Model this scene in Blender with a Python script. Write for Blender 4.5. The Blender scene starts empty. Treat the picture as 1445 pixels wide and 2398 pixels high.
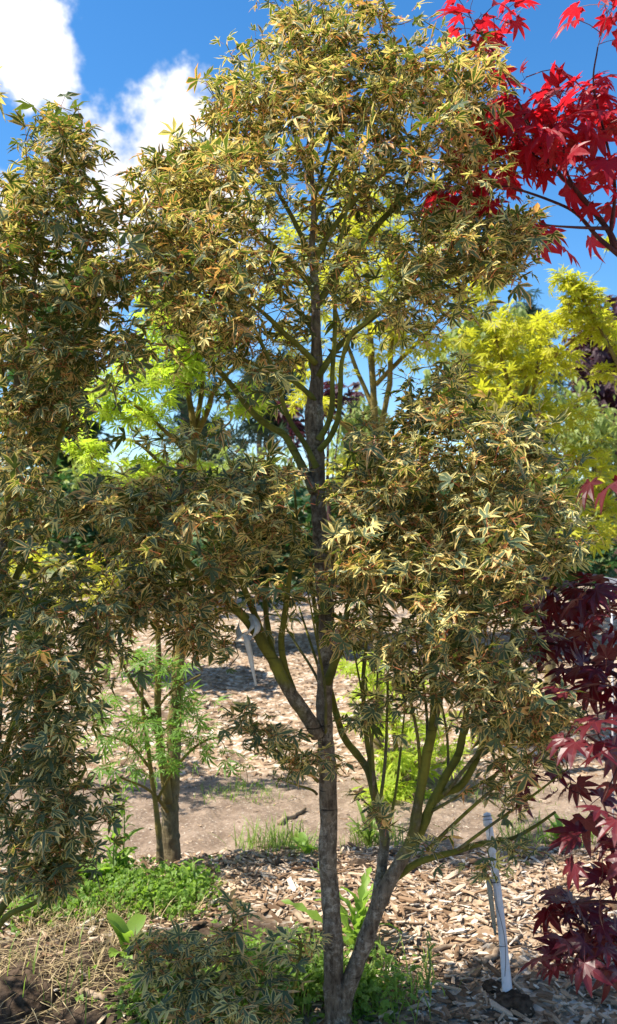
import bpy, math
import numpy as np
from mathutils import Matrix, Vector

scn = bpy.context.scene
rng = np.random.default_rng(11)

# ------------------------------------------------------------------ camera
FPX, IW, IH = 2077.0, 1445.0, 2398.0
CAM = np.array([0.0, 0.0, 1.35])
PITCH = math.atan(41.0 / FPX)
cam_data = bpy.data.cameras.new("camera")
cam_data.sensor_fit = 'VERTICAL'
cam_data.sensor_height = 36.0
cam_data.lens = 36.0 * FPX / IH
cam_data.clip_start = 0.05
cam_data.clip_end = 3000.0
cam_data.dof.use_dof = True
cam_data.dof.focus_distance = 2.35
cam_data.dof.aperture_fstop = 5.6
cam = bpy.data.objects.new("camera", cam_data)
scn.collection.objects.link(cam)
cam.location = CAM
cam.rotation_euler = (math.pi / 2 + PITCH, 0, 0)
scn.camera = cam
FWD = np.array([0, math.cos(PITCH), math.sin(PITCH)])
UPV = np.array([0, -math.sin(PITCH), math.cos(PITCH)])


def ray(px, py):
    return FWD + np.array([(px - IW / 2) / FPX, 0, 0]) - UPV * ((py - IH / 2) / FPX)


def P(px, py, d):
    """photo pixel + distance along the ground (y) -> point in the place"""
    v = ray(px, py)
    return CAM + v * (d / v[1])


def to_px(p):
    v = p - CAM
    f = v @ FWD
    f = np.where(np.abs(f) < 1e-6, 1e-6, f)
    return IW / 2 + FPX * v[..., 0] / f, IH / 2 - FPX * (v @ UPV) / f, f


# ------------------------------------------------------------------ world, sun, exposure
SUN = np.array([-0.68, -0.10, 1.0]); SUN /= np.linalg.norm(SUN)
sun_el = math.asin(SUN[2])
sun_az = math.atan2(SUN[0], SUN[1])
world = bpy.data.worlds.new("World"); scn.world = world; world.use_nodes = True
wn, wl = world.node_tree.nodes, world.node_tree.links
wn.clear()


def N(nodes, t, **kw):
    n = nodes.new(t)
    for k, v in kw.items():
        if k in n.bl_rna.properties:
            setattr(n, k, v)
        else:
            n.inputs[k].default_value = v
    return n


w_out = N(wn, 'ShaderNodeOutputWorld'); w_bg = N(wn, 'ShaderNodeBackground')
w_bg.inputs['Strength'].default_value = 0.105
sky = N(wn, 'ShaderNodeTexSky', sky_type='NISHITA', sun_disc=False)
sky.sun_elevation = sun_el; sky.sun_rotation = sun_az
sky.altitude = 200; sky.air_density = 1.0; sky.dust_density = 0.35; sky.ozone_density = 2.2
sat = N(wn, 'ShaderNodeHueSaturation'); sat.inputs['Saturation'].default_value = 1.34
wl.new(sky.outputs[0], sat.inputs['Color'])
tc = N(wn, 'ShaderNodeTexCoord')
n1 = N(wn, 'ShaderNodeTexNoise'); n1.inputs['Scale'].default_value = 13; n1.inputs['Detail'].default_value = 9; n1.inputs['Roughness'].default_value = 0.58
wl.new(tc.outputs['Generated'], n1.inputs['Vector'])
n2 = N(wn, 'ShaderNodeTexNoise'); n2.inputs['Scale'].default_value = 2.2; n2.inputs['Detail'].default_value = 3
wl.new(tc.outputs['Generated'], n2.inputs['Vector'])


def wmath(op, a, b=None):
    m = N(wn, 'ShaderNodeMath', operation=op)
    for i, x in enumerate((a, b)):
        if x is None:
            continue
        if isinstance(x, (int, float)):
            m.inputs[i].default_value = x
        else:
            wl.new(x, m.inputs[i])
    return m.outputs[0]


# cumulus banks: where they stand in the sky (a direction and an angular size); noise frays them
banks = [((10, 100), 0.085), ((-120, 60), 0.11), ((110, 150), 0.05), ((410, 390), 0.10), ((290, 430), 0.095), ((440, 300), 0.06),
         ((60, 640), 0.14), ((-300, 500), 0.2), ((2600, -500), 0.3), ((-1400, -900), 0.35), ((500, -2600), 0.4)]
acc = None
for (bx, by), size in banks:
    v = ray(bx, by); v = v / np.linalg.norm(v)
    dist = N(wn, 'ShaderNodeVectorMath', operation='DISTANCE')
    wl.new(tc.outputs['Generated'], dist.inputs[0]); dist.inputs[1].default_value = tuple(v)
    e = wmath('SUBTRACT', 1.0, wmath('DIVIDE', dist.outputs['Value'], size))
    e = wmath('MULTIPLY', e, 0.75)
    acc = e if acc is None else wmath('MAXIMUM', acc, e)
gen = wmath('MULTIPLY', wmath('SUBTRACT', n2.outputs['Fac'], 0.80), 2.0)      # fair-weather clouds over the rest of the sky
acc = wmath('MAXIMUM', wmath('MAXIMUM', acc, gen), -0.9)
dens = wmath('ADD', acc, wmath('MULTIPLY', wmath('SUBTRACT', n1.outputs['Fac'], 0.52), 2.5))
mr = N(wn, 'ShaderNodeMapRange', interpolation_type='SMOOTHSTEP')
mr.inputs['From Min'].default_value = -0.03; mr.inputs['From Max'].default_value = 0.42
wl.new(dens, mr.inputs['Value'])
cr = N(wn, 'ShaderNodeMapRange'); cr.inputs['From Min'].default_value = 0.35; cr.inputs['From Max'].default_value = 0.7
cr.inputs['To Min'].default_value = 4.6; cr.inputs['To Max'].default_value = 6.6
wl.new(n1.outputs['Fac'], cr.inputs['Value'])
ccol = N(wn, 'ShaderNodeCombineColor'); 
wl.new(cr.outputs[0], ccol.inputs[0]); wl.new(cr.outputs[0], ccol.inputs[1]); wl.new(wmath('MULTIPLY', cr.outputs[0], 1.03), ccol.inputs[2])
cmix = N(wn, 'ShaderNodeMix', data_type='RGBA')
wl.new(mr.outputs[0], cmix.inputs[0]); wl.new(sat.outputs[0], cmix.inputs[6]); wl.new(ccol.outputs[0], cmix.inputs[7])
wl.new(cmix.outputs[2], w_bg.inputs['Color']); wl.new(w_bg.outputs[0], w_out.inputs[0])

sun_data = bpy.data.lights.new("sun", 'SUN'); sun_data.energy = 5.0; sun_data.angle = math.radians(0.5); sun_data.color = (1.0, 0.94, 0.82)
sun = bpy.data.objects.new("sun", sun_data); scn.collection.objects.link(sun)
sun.rotation_euler = Vector(tuple(-SUN)).to_track_quat('-Z', 'Y').to_euler()
sun.location = (-8, -7, 14)

scn.view_settings.view_transform = 'Standard'; scn.view_settings.look = 'None'
scn.view_settings.gamma = 1.0; scn.view_settings.use_curve_mapping = False
scn.view_settings.exposure = 1.1
scn.cycles.use_denoising = True
scn.cycles.max_bounces = 8; scn.cycles.diffuse_bounces = 2; scn.cycles.transmission_bounces = 6

# ------------------------------------------------------------------ helpers
def hash3(i, j, k):
    h = (i * 374761393 + j * 668265263 + k * 2147483647 + 1013904223).astype(np.int64)
    h = (h ^ (h >> 13)) * 1274126177
    h = h ^ (h >> 16)
    return (h & 0xFFFF) / 65535.0


def vnoise(p):
    p = np.asarray(p, float); i = np.floor(p).astype(np.int64); f = p - i; f = f * f * (3 - 2 * f)
    r = 0
    for a in (0, 1):
        for b in (0, 1):
            for c in (0, 1):
                w = (f[..., 0] if a else 1 - f[..., 0]) * (f[..., 1] if b else 1 - f[..., 1]) * (f[..., 2] if c else 1 - f[..., 2])
                r = r + w * hash3(i[..., 0] + a, i[..., 1] + b, i[..., 2] + c)
    return r


def fbm(p, octv=4):
    r, a, t = 0, 0.5, 0
    for o in range(octv):
        r = r + a * vnoise(np.asarray(p) * 2 ** o + 17.3 * o); t += a; a *= 0.5
    return r / t


def make_mesh(name, verts, tris, attrs=None, mats=(), midx=None, smooth=False):
    me = bpy.data.meshes.new(name)
    verts = np.ascontiguousarray(verts, np.float32); tris = np.ascontiguousarray(tris, np.int32)
    nv, nt = len(verts), len(tris)
    me.vertices.add(nv); me.vertices.foreach_set('co', verts.ravel())
    me.loops.add(nt * 3); me.loops.foreach_set('vertex_index', tris.ravel())
    me.polygons.add(nt); me.polygons.foreach_set('loop_start', np.arange(nt, dtype=np.int32) * 3)
    for m in mats:
        me.materials.append(m)
    if midx is not None:
        me.polygons.foreach_set('material_index', np.ascontiguousarray(midx, np.int32))
    me.polygons.foreach_set('use_smooth', np.full(nt, smooth))
    for k, a in (attrs or {}).items():
        at = me.attributes.new(k, 'FLOAT', 'POINT'); at.data.foreach_set('value', np.ascontiguousarray(a, np.float32))
    me.update(calc_edges=True)
    return me


def link(name, me, parent=None, **props):
    o = bpy.data.objects.new(name, me); scn.collection.objects.link(o)
    if parent is not None:
        o.parent = parent
    for k, v in props.items():
        o[k] = v
    return o


def thing(name, label, cat, loc, group=None):
    o = bpy.data.objects.new(name, None); scn.collection.objects.link(o)
    o.location = tuple(loc); o.empty_display_size = 0.05
    o["label"] = label; o["category"] = cat
    if group:
        o["group"] = group
    return o


class Buf:
    def __init__(s):
        s.v, s.t, s.m, s.a, s.n = [], [], [], {}, 0

    def add(s, v, t, mi=0, **attrs):
        s.v.append(v); s.t.append(np.asarray(t) + s.n); s.m.append(np.broadcast_to(mi, len(t)))
        for k in attrs:
            s.a.setdefault(k, []).append(np.broadcast_to(attrs[k], len(v)))
        s.n += len(v)

    def mesh(s, name, mats, smooth=False, origin=(0, 0, 0)):
        return make_mesh(name, np.concatenate(s.v) - np.asarray(origin), np.concatenate(s.t), {k: np.concatenate(x) for k, x in s.a.items()}, mats, np.concatenate(s.m), smooth)


def norm(v):
    return v / np.maximum(np.linalg.norm(v, axis=-1, keepdims=True), 1e-9)


def tube(pts, rad, sides, cap=True, bump=0.0, seed=0):
    pts = np.asarray(pts, float); rad = np.asarray(rad, float); n = len(pts)
    tan = norm(np.gradient(pts, axis=0))
    u = np.cross(tan[0], [0.31, 0.87, 0.12]); u /= np.linalg.norm(u)
    rings = []
    ang = np.arange(sides) * 2 * math.pi / sides
    for i in range(n):
        u = u - tan[i] * (u @ tan[i]); u /= np.linalg.norm(u)
        w = np.cross(tan[i], u)
        r = rad[i] * np.ones(sides)
        dirs = np.outer(np.cos(ang), u) + np.outer(np.sin(ang), w)
        if bump:
            q = pts[i] + dirs * rad[i]
            r = r * (1 + bump * (2 * vnoise(q * 55 + seed) - 1) + bump * 0.8 * (2 * vnoise(q * np.array([130, 130, 45.]) + seed) - 1) + bump * 1.2 * (2 * vnoise(q * 16 + seed) - 1))
        rings.append(pts[i] + dirs * r[:, None])
    v = np.concatenate(rings)
    a = np.arange(n - 1)[:, None] * sides + np.arange(sides)[None]
    b = np.arange(n - 1)[:, None] * sides + (np.arange(sides)[None] + 1) % sides
    t = np.concatenate([np.stack([a, b, b + sides], -1).reshape(-1, 3), np.stack([a, b + sides, a + sides], -1).reshape(-1, 3)])
    if cap:
        v = np.concatenate([v, pts[-1:] + tan[-1] * rad[-1] * 0.4, pts[:1]])
        k = np.arange(sides); top = (n - 1) * sides
        t = np.concatenate([t, np.stack([top + k, top + (k + 1) % sides, np.full(sides, n * sides)], -1),
                            np.stack([(k + 1) % sides, k, np.full(sides, n * sides + 1)], -1)])
    return v, t


def catmull(pts, per=6):
    pts = np.asarray(pts, float)
    p = np.concatenate([2 * pts[:1] - pts[1:2], pts, 2 * pts[-1:] - pts[-2:-1]])
    out = []
    for i in range(len(pts) - 1):
        t = np.arange(per)[:, None] / per
        a, b, c, d = p[i], p[i + 1], p[i + 2], p[i + 3]
        out.append(0.5 * (2 * b + (c - a) * t + (2 * a - 5 * b + 4 * c - d) * t ** 2 + (3 * b - a - 3 * c + d) * t ** 3))
    out.append(pts[-1:])
    return np.concatenate(out)


# ------------------------------------------------------------------ materials
def new_mat(name):
    m = bpy.data.materials.new(name); m.use_nodes = True
    m.node_tree.nodes.clear()
    return m, m.node_tree.nodes, m.node_tree.links


def attr(nodes, name):
    return N(nodes, 'ShaderNodeAttribute', attribute_name=name).outputs['Fac']


def mathn(nodes, links, op, a, b=None, clamp=False):
    m = N(nodes, 'ShaderNodeMath', operation=op); m.use_clamp = clamp
    for i, x in enumerate((a, b)):
        if x is None:
            continue
        if isinstance(x, (int, float)):
            m.inputs[i].default_value = x
        else:
            links.new(x, m.inputs[i])
    return m.outputs[0]


def mix(nodes, links, fac, a, b, blend='MIX'):
    m = N(nodes, 'ShaderNodeMix', data_type='RGBA', blend_type=blend)
    for i, x in ((0, fac), (6, a), (7, b)):
        if isinstance(x, (int, float)):
            m.inputs[i].default_value = x
        elif isinstance(x, tuple):
            m.inputs[i].default_value = x if len(x) == 4 else (*x, 1)
        else:
            links.new(x, m.inputs[i])
    return m.outputs[2]


def step(nodes, links, v, lo, hi, to=(0, 1)):
    m = N(nodes, 'ShaderNodeMapRange', interpolation_type='SMOOTHSTEP')
    for k, x in (('From Min', lo), ('From Max', hi)):
        if isinstance(x, (int, float)):
            m.inputs[k].default_value = x
        else:
            links.new(x, m.inputs[k])
    m.inputs['To Min'].default_value, m.inputs['To Max'].default_value = to
    links.new(v, m.inputs['Value'])
    return m.outputs[0]


def noise(nodes, links, scale, detail=4, rough=0.55, coord='Object', vec=None, stretch=None):
    n = N(nodes, 'ShaderNodeTexNoise'); n.inputs['Scale'].default_value = scale; n.inputs['Detail'].default_value = detail; n.inputs['Roughness'].default_value = rough
    src = vec if vec is not None else N(nodes, 'ShaderNodeTexCoord').outputs[coord]
    if stretch:
        mp = N(nodes, 'ShaderNodeMapping'); mp.inputs['Scale'].default_value = stretch
        links.new(src, mp.inputs[0]); src = mp.outputs[0]
    links.new(src, n.inputs['Vector'])
    return n.outputs['Fac']


def leaf_surface(nodes, links, col, trans_col, trans=0.4, rough=0.45, spec=0.35, bump=None):
    pr = N(nodes, 'ShaderNodeBsdfPrincipled'); pr.inputs['Roughness'].default_value = rough; pr.inputs['Specular IOR Level'].default_value = spec
    tr = N(nodes, 'ShaderNodeBsdfTranslucent'); ms = N(nodes, 'ShaderNodeMixShader'); ms.inputs[0].default_value = trans
    for src, sock in ((col, pr.inputs['Base Color']), (trans_col, tr.inputs['Color'])):
        if isinstance(src, tuple):
            sock.default_value = (*src, 1)
        else:
            links.new(src, sock)
    if bump is not None:
        links.new(bump, pr.inputs['Normal'])
    links.new(pr.outputs[0], ms.inputs[1]); links.new(tr.outputs[0], ms.inputs[2])
    o = N(nodes, 'ShaderNodeOutputMaterial'); links.new(ms.outputs[0], o.inputs[0])


def mat_variegated():
    m, n, l = new_mat("variegated_maple_leaf")
    e, tint, pink = attr(n, 'edge'), attr(n, 'tint'), attr(n, 'pink')
    nz = noise(n, l, 55, 3)
    ee = mathn(n, l, 'ADD', e, mathn(n, l, 'MULTIPLY', mathn(n, l, 'SUBTRACT', nz, 0.5), 0.75))
    f = step(n, l, mathn(n, l, 'SUBTRACT', ee, tint), -0.06, 0.06)
    cream = mix(n, l, noise(n, l, 23, 2), (0.80, 0.64, 0.17), (0.88, 0.76, 0.34))
    pk = mathn(n, l, 'MULTIPLY', pink, step(n, l, mathn(n, l, 'ADD', e, noise(n, l, 30, 2)), 0.7, 1.45))
    cream = mix(n, l, pk, cream, (0.74, 0.38, 0.16))
    green = mix(n, l, noise(n, l, 40, 3), (0.030, 0.055, 0.014), (0.090, 0.125, 0.036))
    vein = step(n, l, e, 0.0, 0.05, (0.35, 0.0))
    green = mix(n, l, vein, green, (0.16, 0.22, 0.10))
    geo = N(n, 'ShaderNodeNewGeometry')
    green = mix(n, l, mathn(n, l, 'MULTIPLY', geo.outputs['Backfacing'], 0.35), green, (0.22, 0.27, 0.19))
    col = mix(n, l, f, green, cream)
    tcol = mix(n, l, f, (0.14, 0.20, 0.02), mix(n, l, pk, (0.85, 0.72, 0.18), (0.75, 0.26, 0.06)))
    leaf_surface(n, l, col, tcol, 0.36, 0.50, 0.22)
    return m


def mat_leaf(name, c0, c1, edgec, tc0, trans=0.45, rough=0.5, spec=0.3, veinc=None, edge_amt=0.6):
    m, n, l = new_mat(name)
    e, tint = attr(n, 'edge'), attr(n, 'tint')
    col = mix(n, l, tint, c0, c1)
    col = mix(n, l, mathn(n, l, 'MULTIPLY', step(n, l, noise(n, l, 30, 3), 0.3, 0.75), 0.35), col, tuple(x * 0.6 for x in c0))
    col = mix(n, l, mathn(n, l, 'MULTIPLY', step(n, l, e, 0.55, 1.0), edge_amt), col, edgec)
    if veinc:
        col = mix(n, l, step(n, l, e, 0.0, 0.07, (0.5, 0.0)), col, veinc)
    leaf_surface(n, l, col, mix(n, l, tint, tc0, tuple(min(1, x * 1.25) for x in tc0)), trans, rough, spec)
    return m


def mat_simple(name, c0, c1, scale=40, rough=0.7, spec=0.3, stretch=None, bump=0.0, trans=0):
    m, n, l = new_mat(name)
    f = step(n, l, noise(n, l, scale, 4, stretch=stretch), 0.3, 0.7)
    col = mix(n, l, f, c0, c1)
    if trans:
        leaf_surface(n, l, col, c1, trans, rough, spec); return m
    pr = N(n, 'ShaderNodeBsdfPrincipled'); pr.inputs['Roughness'].default_value = rough; pr.inputs['Specular IOR Level'].default_value = spec
    l.new(col, pr.inputs['Base Color'])
    if bump:
        b = N(n, 'ShaderNodeBump'); b.inputs['Strength'].default_value = bump; b.inputs['Distance'].default_value = 0.004
        l.new(f, b.inputs['Height']); l.new(b.outputs[0], pr.inputs['Normal'])
    o = N(n, 'ShaderNodeOutputMaterial'); l.new(pr.outputs[0], o.inputs[0])
    return m


def mat_bark(name, greys, greens, lichen=0.6):
    """grey fissured bark where attribute young is 0, smooth olive green young wood where it is 1"""
    m, n, l = new_mat(name)
    young = attr(n, 'young')
    fine = noise(n, l, 75, 7, 0.72, stretch=(1, 1, 0.28))
    big = noise(n, l, 14, 4)
    grey = mix(n, l, step(n, l, fine, 0.32, 0.68), greys[0], greys[1])
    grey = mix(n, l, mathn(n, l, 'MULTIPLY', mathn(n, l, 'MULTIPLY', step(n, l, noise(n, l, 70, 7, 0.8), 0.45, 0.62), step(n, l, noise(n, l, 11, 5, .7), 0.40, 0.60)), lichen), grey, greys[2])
    ring = noise(n, l, 9, 3, 0.6, stretch=(0.6, 0.6, 7))
    grey = mix(n, l, step(n, l, ring, 0.64, 0.70, (0, 0.75)), grey, tuple(x * 0.22 for x in greys[0]))
    green = mix(n, l, step(n, l, big, 0.3, 0.7), greens[0], greens[1])
    green = mix(n, l, step(n, l, ring, 0.60, 0.66, (0, 0.5)), green, tuple(x * 0.4 for x in greens[0]))
    green = mix(n, l, step(n, l, fine, 0.60, 0.75, (0, 0.5)), green, greys[1])
    yf = step(n, l, mathn(n, l, 'ADD', young, mathn(n, l, 'MULTIPLY', mathn(n, l, 'SUBTRACT', big, 0.5), 0.9)), 0.3, 0.7)
    col = mix(n, l, yf, grey, green)
    pr = N(n, 'ShaderNodeBsdfPrincipled'); pr.inputs['Roughness'].default_value = 0.8; pr.inputs['Specular IOR Level'].default_value = 0.25
    l.new(col, pr.inputs['Base Color'])
    b = N(n, 'ShaderNodeBump'); b.inputs['Strength'].default_value = 1.0; b.inputs['Distance'].default_value = 0.008
    l.new(mathn(n, l, 'ADD', fine, mathn(n, l, 'MULTIPLY', ring, -0.6)), b.inputs['Height']); l.new(b.outputs[0], pr.inputs['Normal'])
    o = N(n, 'ShaderNodeOutputMaterial'); l.new(pr.outputs[0], o.inputs[0])
    return m


M_VAR = mat_variegated()
M_PET_RED = mat_simple("red_leaf_stalk", (0.36, 0.07, 0.03), (0.52, 0.17, 0.06), 20, 0.5)
M_PET_DARK = mat_simple("dark_red_leaf_stalk", (0.09, 0.02, 0.02), (0.18, 0.03, 0.03), 20, 0.5)
M_PET_GREEN = mat_simple("green_leaf_stalk", (0.22, 0.16, 0.03), (0.40, 0.22, 0.06), 20, 0.5)
M_RED = mat_leaf("red_maple_leaf", (0.27, 0.010, 0.022), (0.40, 0.016, 0.030), (0.24, 0.007, 0.02), (0.62, 0.014, 0.025), 0.45, 0.42, 0.30, (0.42, 0.05, 0.05), 0.3)
M_PURPLE = mat_leaf("purple_maple_leaf", (0.055, 0.006, 0.010), (0.11, 0.012, 0.018), (0.05, 0.005, 0.009), (0.22, 0.008, 0.014), 0.24, 0.40, 0.42, (0.28, 0.05, 0.06), 0.3)
M_YEL = mat_leaf("yellow_maple_leaf", (0.30, 0.34, 0.02), (0.56, 0.52, 0.03), (0.60, 0.46, 0.06), (0.62, 0.64, 0.04), 0.45, 0.5, 0.25)
M_LIME = mat_leaf("lime_maple_leaf", (0.22, 0.32, 0.03), (0.44, 0.50, 0.05), (0.42, 0.46, 0.06), (0.55, 0.72, 0.05), 0.48, 0.5, 0.25)
M_GREEN = mat_leaf("green_maple_leaf", (0.08, 0.17, 0.03), (0.17, 0.28, 0.05), (0.18, 0.27, 0.06), (0.25, 0.46, 0.05), 0.42, 0.5, 0.25)
M_OLIVE = mat_leaf("pale_green_leaf", (0.16, 0.22, 0.06), (0.30, 0.36, 0.11), (0.30, 0.34, 0.14), (0.40, 0.50, 0.10), 0.42, 0.5, 0.25)
M_EVER = mat_leaf("evergreen_leaf", (0.020, 0.060, 0.022), (0.045, 0.110, 0.035), (0.05, 0.10, 0.04), (0.06, 0.16, 0.03), 0.25, 0.5, 0.3)
M_SPRUCE = mat_leaf("blue_green_needle", (0.035, 0.075, 0.055), (0.075, 0.125, 0.085), (0.09, 0.12, 0.08), (0.07, 0.13, 0.06), 0.2, 0.6, 0.2)
M_COPPER = mat_leaf("copper_leaf", (0.040, 0.020, 0.028), (0.095, 0.050, 0.055), (0.07, 0.03, 0.04), (0.15, 0.03, 0.05), 0.25, 0.5, 0.3)
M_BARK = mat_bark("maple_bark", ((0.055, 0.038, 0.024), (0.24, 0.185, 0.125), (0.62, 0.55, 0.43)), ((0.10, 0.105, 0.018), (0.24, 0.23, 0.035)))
M_BARK_DK = mat_bark("dark_maple_bark", ((0.045, 0.022, 0.022), (0.10, 0.05, 0.045), (0.16, 0.10, 0.09)), ((0.06, 0.02, 0.022), (0.12, 0.04, 0.035)), 0.2)
M_BARK_OL = mat_bark("olive_maple_bark", ((0.10, 0.075, 0.04), (0.21, 0.165, 0.09), (0.34, 0.30, 0.22)), ((0.13, 0.10, 0.025), (0.26, 0.19, 0.05)), 0.3)

# ------------------------------------------------------------------ leaf templates (each: verts, tris, edge, material index)
def blade(angles, lens, W, sinus, rs, detail=2, droop=0.25, fold=0.5, irregular=0.0, pet=0.5, patchy=0.0):
    """palmate blade of unit centre-lobe length on its stalk; origin = foot of the stalk; +Y out, +Z up"""
    n = len(angles); V, E, T = [], [], []

    def put(x, y, z, e):
        V.append((x, y, z)); E.append(e); return len(V) - 1

    def zz(r, az):
        return -droop * r * r

    c = put(0, 0, 0, 0.0)
    ang = np.radians(angles)
    half = [(ang[i] + ang[i + 1]) / 2 for i in range(n - 1)]
    half = [ang[0] - (half[0] - ang[0]) * 0.9] + half + [ang[-1] + (ang[-1] - half[-1]) * 0.9]
    sin_i = []
    for k, h in enumerate(half):
        rr = sinus * (0.35 if k in (0, n) else 1.0) * (1 + irregular * rs.uniform(-.4, .4))
        sin_i.append(put(math.sin(h) * rr, math.cos(h) * rr, zz(rr, h) + 0.02, 0.95))
    for i in range(n):
        a = ang[i] + irregular * rs.uniform(-.15, .15); L = lens[i] * (1 + irregular * rs.uniform(-.35, .2)); w = W * lens[i] ** 0.6 * (1 + irregular * rs.uniform(-.5, .5))
        pale = 0.0
        if patchy and rs.random() < patchy:
            pale = rs.uniform(.35, .9); w *= rs.uniform(.45, .8)
        bend = irregular * rs.uniform(-.45, .45); tw = irregular * rs.uniform(-.9, .9); up = irregular * rs.uniform(-.35, .35)

        def pt(t, s, e):
            th = a + bend * t * t
            r = L * t
            x, y = math.sin(th) * r, math.cos(th) * r
            nx, ny = math.cos(th), -math.sin(th)
            z = zz(r, th) + abs(s) * fold + s * tw * t + up * r * t
            return put(x + nx * s, y + ny * s, z, max(e, pale))
        tip = pt(1.0, 0, 1.0)
        if detail >= 2:
            M0, M1, M2 = pt(max(sinus / L * 0.9, .2), 0, 0), pt(0.58, 0, 0), pt(0.80, 0, 0.12)
            for sgn, S in ((-1, sin_i[i]), (1, sin_i[i + 1])):
                A1 = pt(0.52, sgn * w, 0.96 + 0.04 * rs.random()); A2 = pt(0.76, sgn * w * 0.62, 1.0)
                tr = [(c, S, M0), (S, A1, M0), (M0, A1, M1), (A1, A2, M1), (M1, A2, M2), (A2, tip, M2)]
                T.extend(tr if sgn < 0 else [(p, r, q) for p, q, r in tr])
        elif detail > 1:
            M0, M1 = pt(max(sinus / L * 0.9, .2), 0, 0), pt(0.66, 0, 0)
            for sgn, S in ((-1, sin_i[i]), (1, sin_i[i + 1])):
                A1 = pt(rs.uniform(.5, .66), sgn * w, 0.96 + 0.04 * rs.random())
                tr = [(c, S, M0), (S, A1, M0), (M0, A1, M1), (A1, tip, M1)]
                T.extend(tr if sgn < 0 else [(p, r, q) for p, q, r in tr])
        else:
            M1 = pt(0.55, 0, 0.05)
            for sgn in (-1, 1):
                A1 = pt(0.45, sgn * w, 1.0)
                tr = [(c, A1, M1), (A1, tip, M1)]
                T.extend(tr if sgn < 0 else [(p, r, q) for p, q, r in tr])
    V = np.array(V); tilt = rs.uniform(-0.25, 0.55)
    R = np.array([[1, 0, 0], [0, math.cos(tilt), math.sin(tilt)], [0, -math.sin(tilt), math.cos(tilt)]])
    V = V @ R.T
    foot = np.array([0, pet * 0.88, pet * 0.42])
    V = V + foot
    pv, ptri = tube([(0, 0, 0), foot * [1, .5, .62], foot], [0.019, 0.014, 0.016], 3, cap=False) if detail >= 2 else tube([(0, 0, 0), foot], [0.018, 0.014], 3, cap=False)
    k = len(V)
    mi = np.concatenate([np.zeros(len(T), int), np.ones(len(ptri), int)])
    return np.concatenate([V, pv]), np.concatenate([np.array(T), ptri + k]), np.concatenate([E, np.zeros(len(pv))]), mi


def species(nvar, seed, mats, angles, lens, W, sinus, detail=2, droop=.25, fold=.5, irregular=0., pet=.5, tint=(0, 1), pinkp=0.0, patchy=0.0):
    rs = np.random.default_rng(seed); out = []
    for k in range(nvar):
        v, t, e, mi = blade(angles, lens, W, sinus, rs, detail, droop * rs.uniform(.4, 1.6), fold, irregular, pet * rs.uniform(.7, 1.4), patchy)
        pk = rs.uniform(.5, 1.0) if rs.random() < pinkp else rs.uniform(0, .2)
        out.append(dict(v=v, t=t, e=e, mi=mi, tint=rs.uniform(*tint), pink=pk))
    return dict(var=out, mats=mats, meshes={})


A5 = ([-88, -44, 0, 44, 88], [.62, .92, 1.0, .92, .62])
A7 = ([-118, -78, -38, 0, 38, 78, 118], [.42, .72, .94, 1., .94, .72, .42])
S_VAR = species(36, 1, [M_VAR, M_PET_RED], *A5, .132, .19, 1.5, .15, .35, .85, .6, (.45, .96), .32, .38)
S_VARSH = species(24, 15, [M_VAR, M_PET_RED], *A5, .140, .19, 1.5, .25, .35, .8, .6, (.5, 1.0), .25, .26)
S_VARLO = species(10, 2, [M_VAR, M_PET_RED], *A5, .17, .2, 1, .25, .4, .7, .5, (.4, .95), .15, .35)
S_RED = species(14, 3, [M_RED, M_PET_DARK], *A7, .135, .36, 2, .35, .30, .30, .75)
S_PUR = species(14, 4, [M_PURPLE, M_PET_DARK], *A7, .14, .36, 2, .4, .30, .30, .6)
S_YEL = species(10, 5, [M_YEL, M_PET_GREEN], *A7, .12, .32, 1, .2, .3, .25, .5)
S_LIME = species(10, 6, [M_LIME, M_PET_GREEN], *A7, .105, .30, 1, .25, .3, .25, .5)
S_GRN = species(10, 7, [M_GREEN, M_PET_GREEN], *A7, .085, .28, 1, .25, .3, .3, .5)
S_OLV = species(8, 8, [M_OLIVE, M_PET_GREEN], [-16, 16], [1., .85], .19, .1, 1, .8, .3, .4, .25)
S_EVE = species(8, 9, [M_EVER, M_PET_GREEN], [-70, -20, 25, 75], [.8, 1, .95, .75], .24, .2, 1, .2, .3, .5, .25)
S_SPR = species(8, 10, [M_SPRUCE, M_PET_GREEN], [-75, -45, -15, 15, 45, 75], [.7, .9, 1, 1, .9, .7], .075, .1, 1, .1, .2, .5, .1)
S_COP = species(8, 12, [M_COPPER, M_PET_DARK], [-60, -15, 30, 70], [.8, 1, .9, .8], .24, .2, 1, .5, .3, .5, .25)


def variant_mesh(sp, k, name="leaf"):
    if k not in sp['meshes']:
        d = sp['var'][k]; n = len(d['v'])
        sp['meshes'][k] = make_mesh(name, d['v'], d['t'], dict(edge=d['e'], tint=np.full(n, d['tint']), pink=np.full(n, d['pink'])), sp['mats'], d['mi'])
    return sp['meshes'][k]


def leaf_frames(pos, out, up):
    y = norm(out); x = norm(np.cross(y, up)); z = np.cross(x, y)
    return np.stack([x, y, z], -1)


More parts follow.
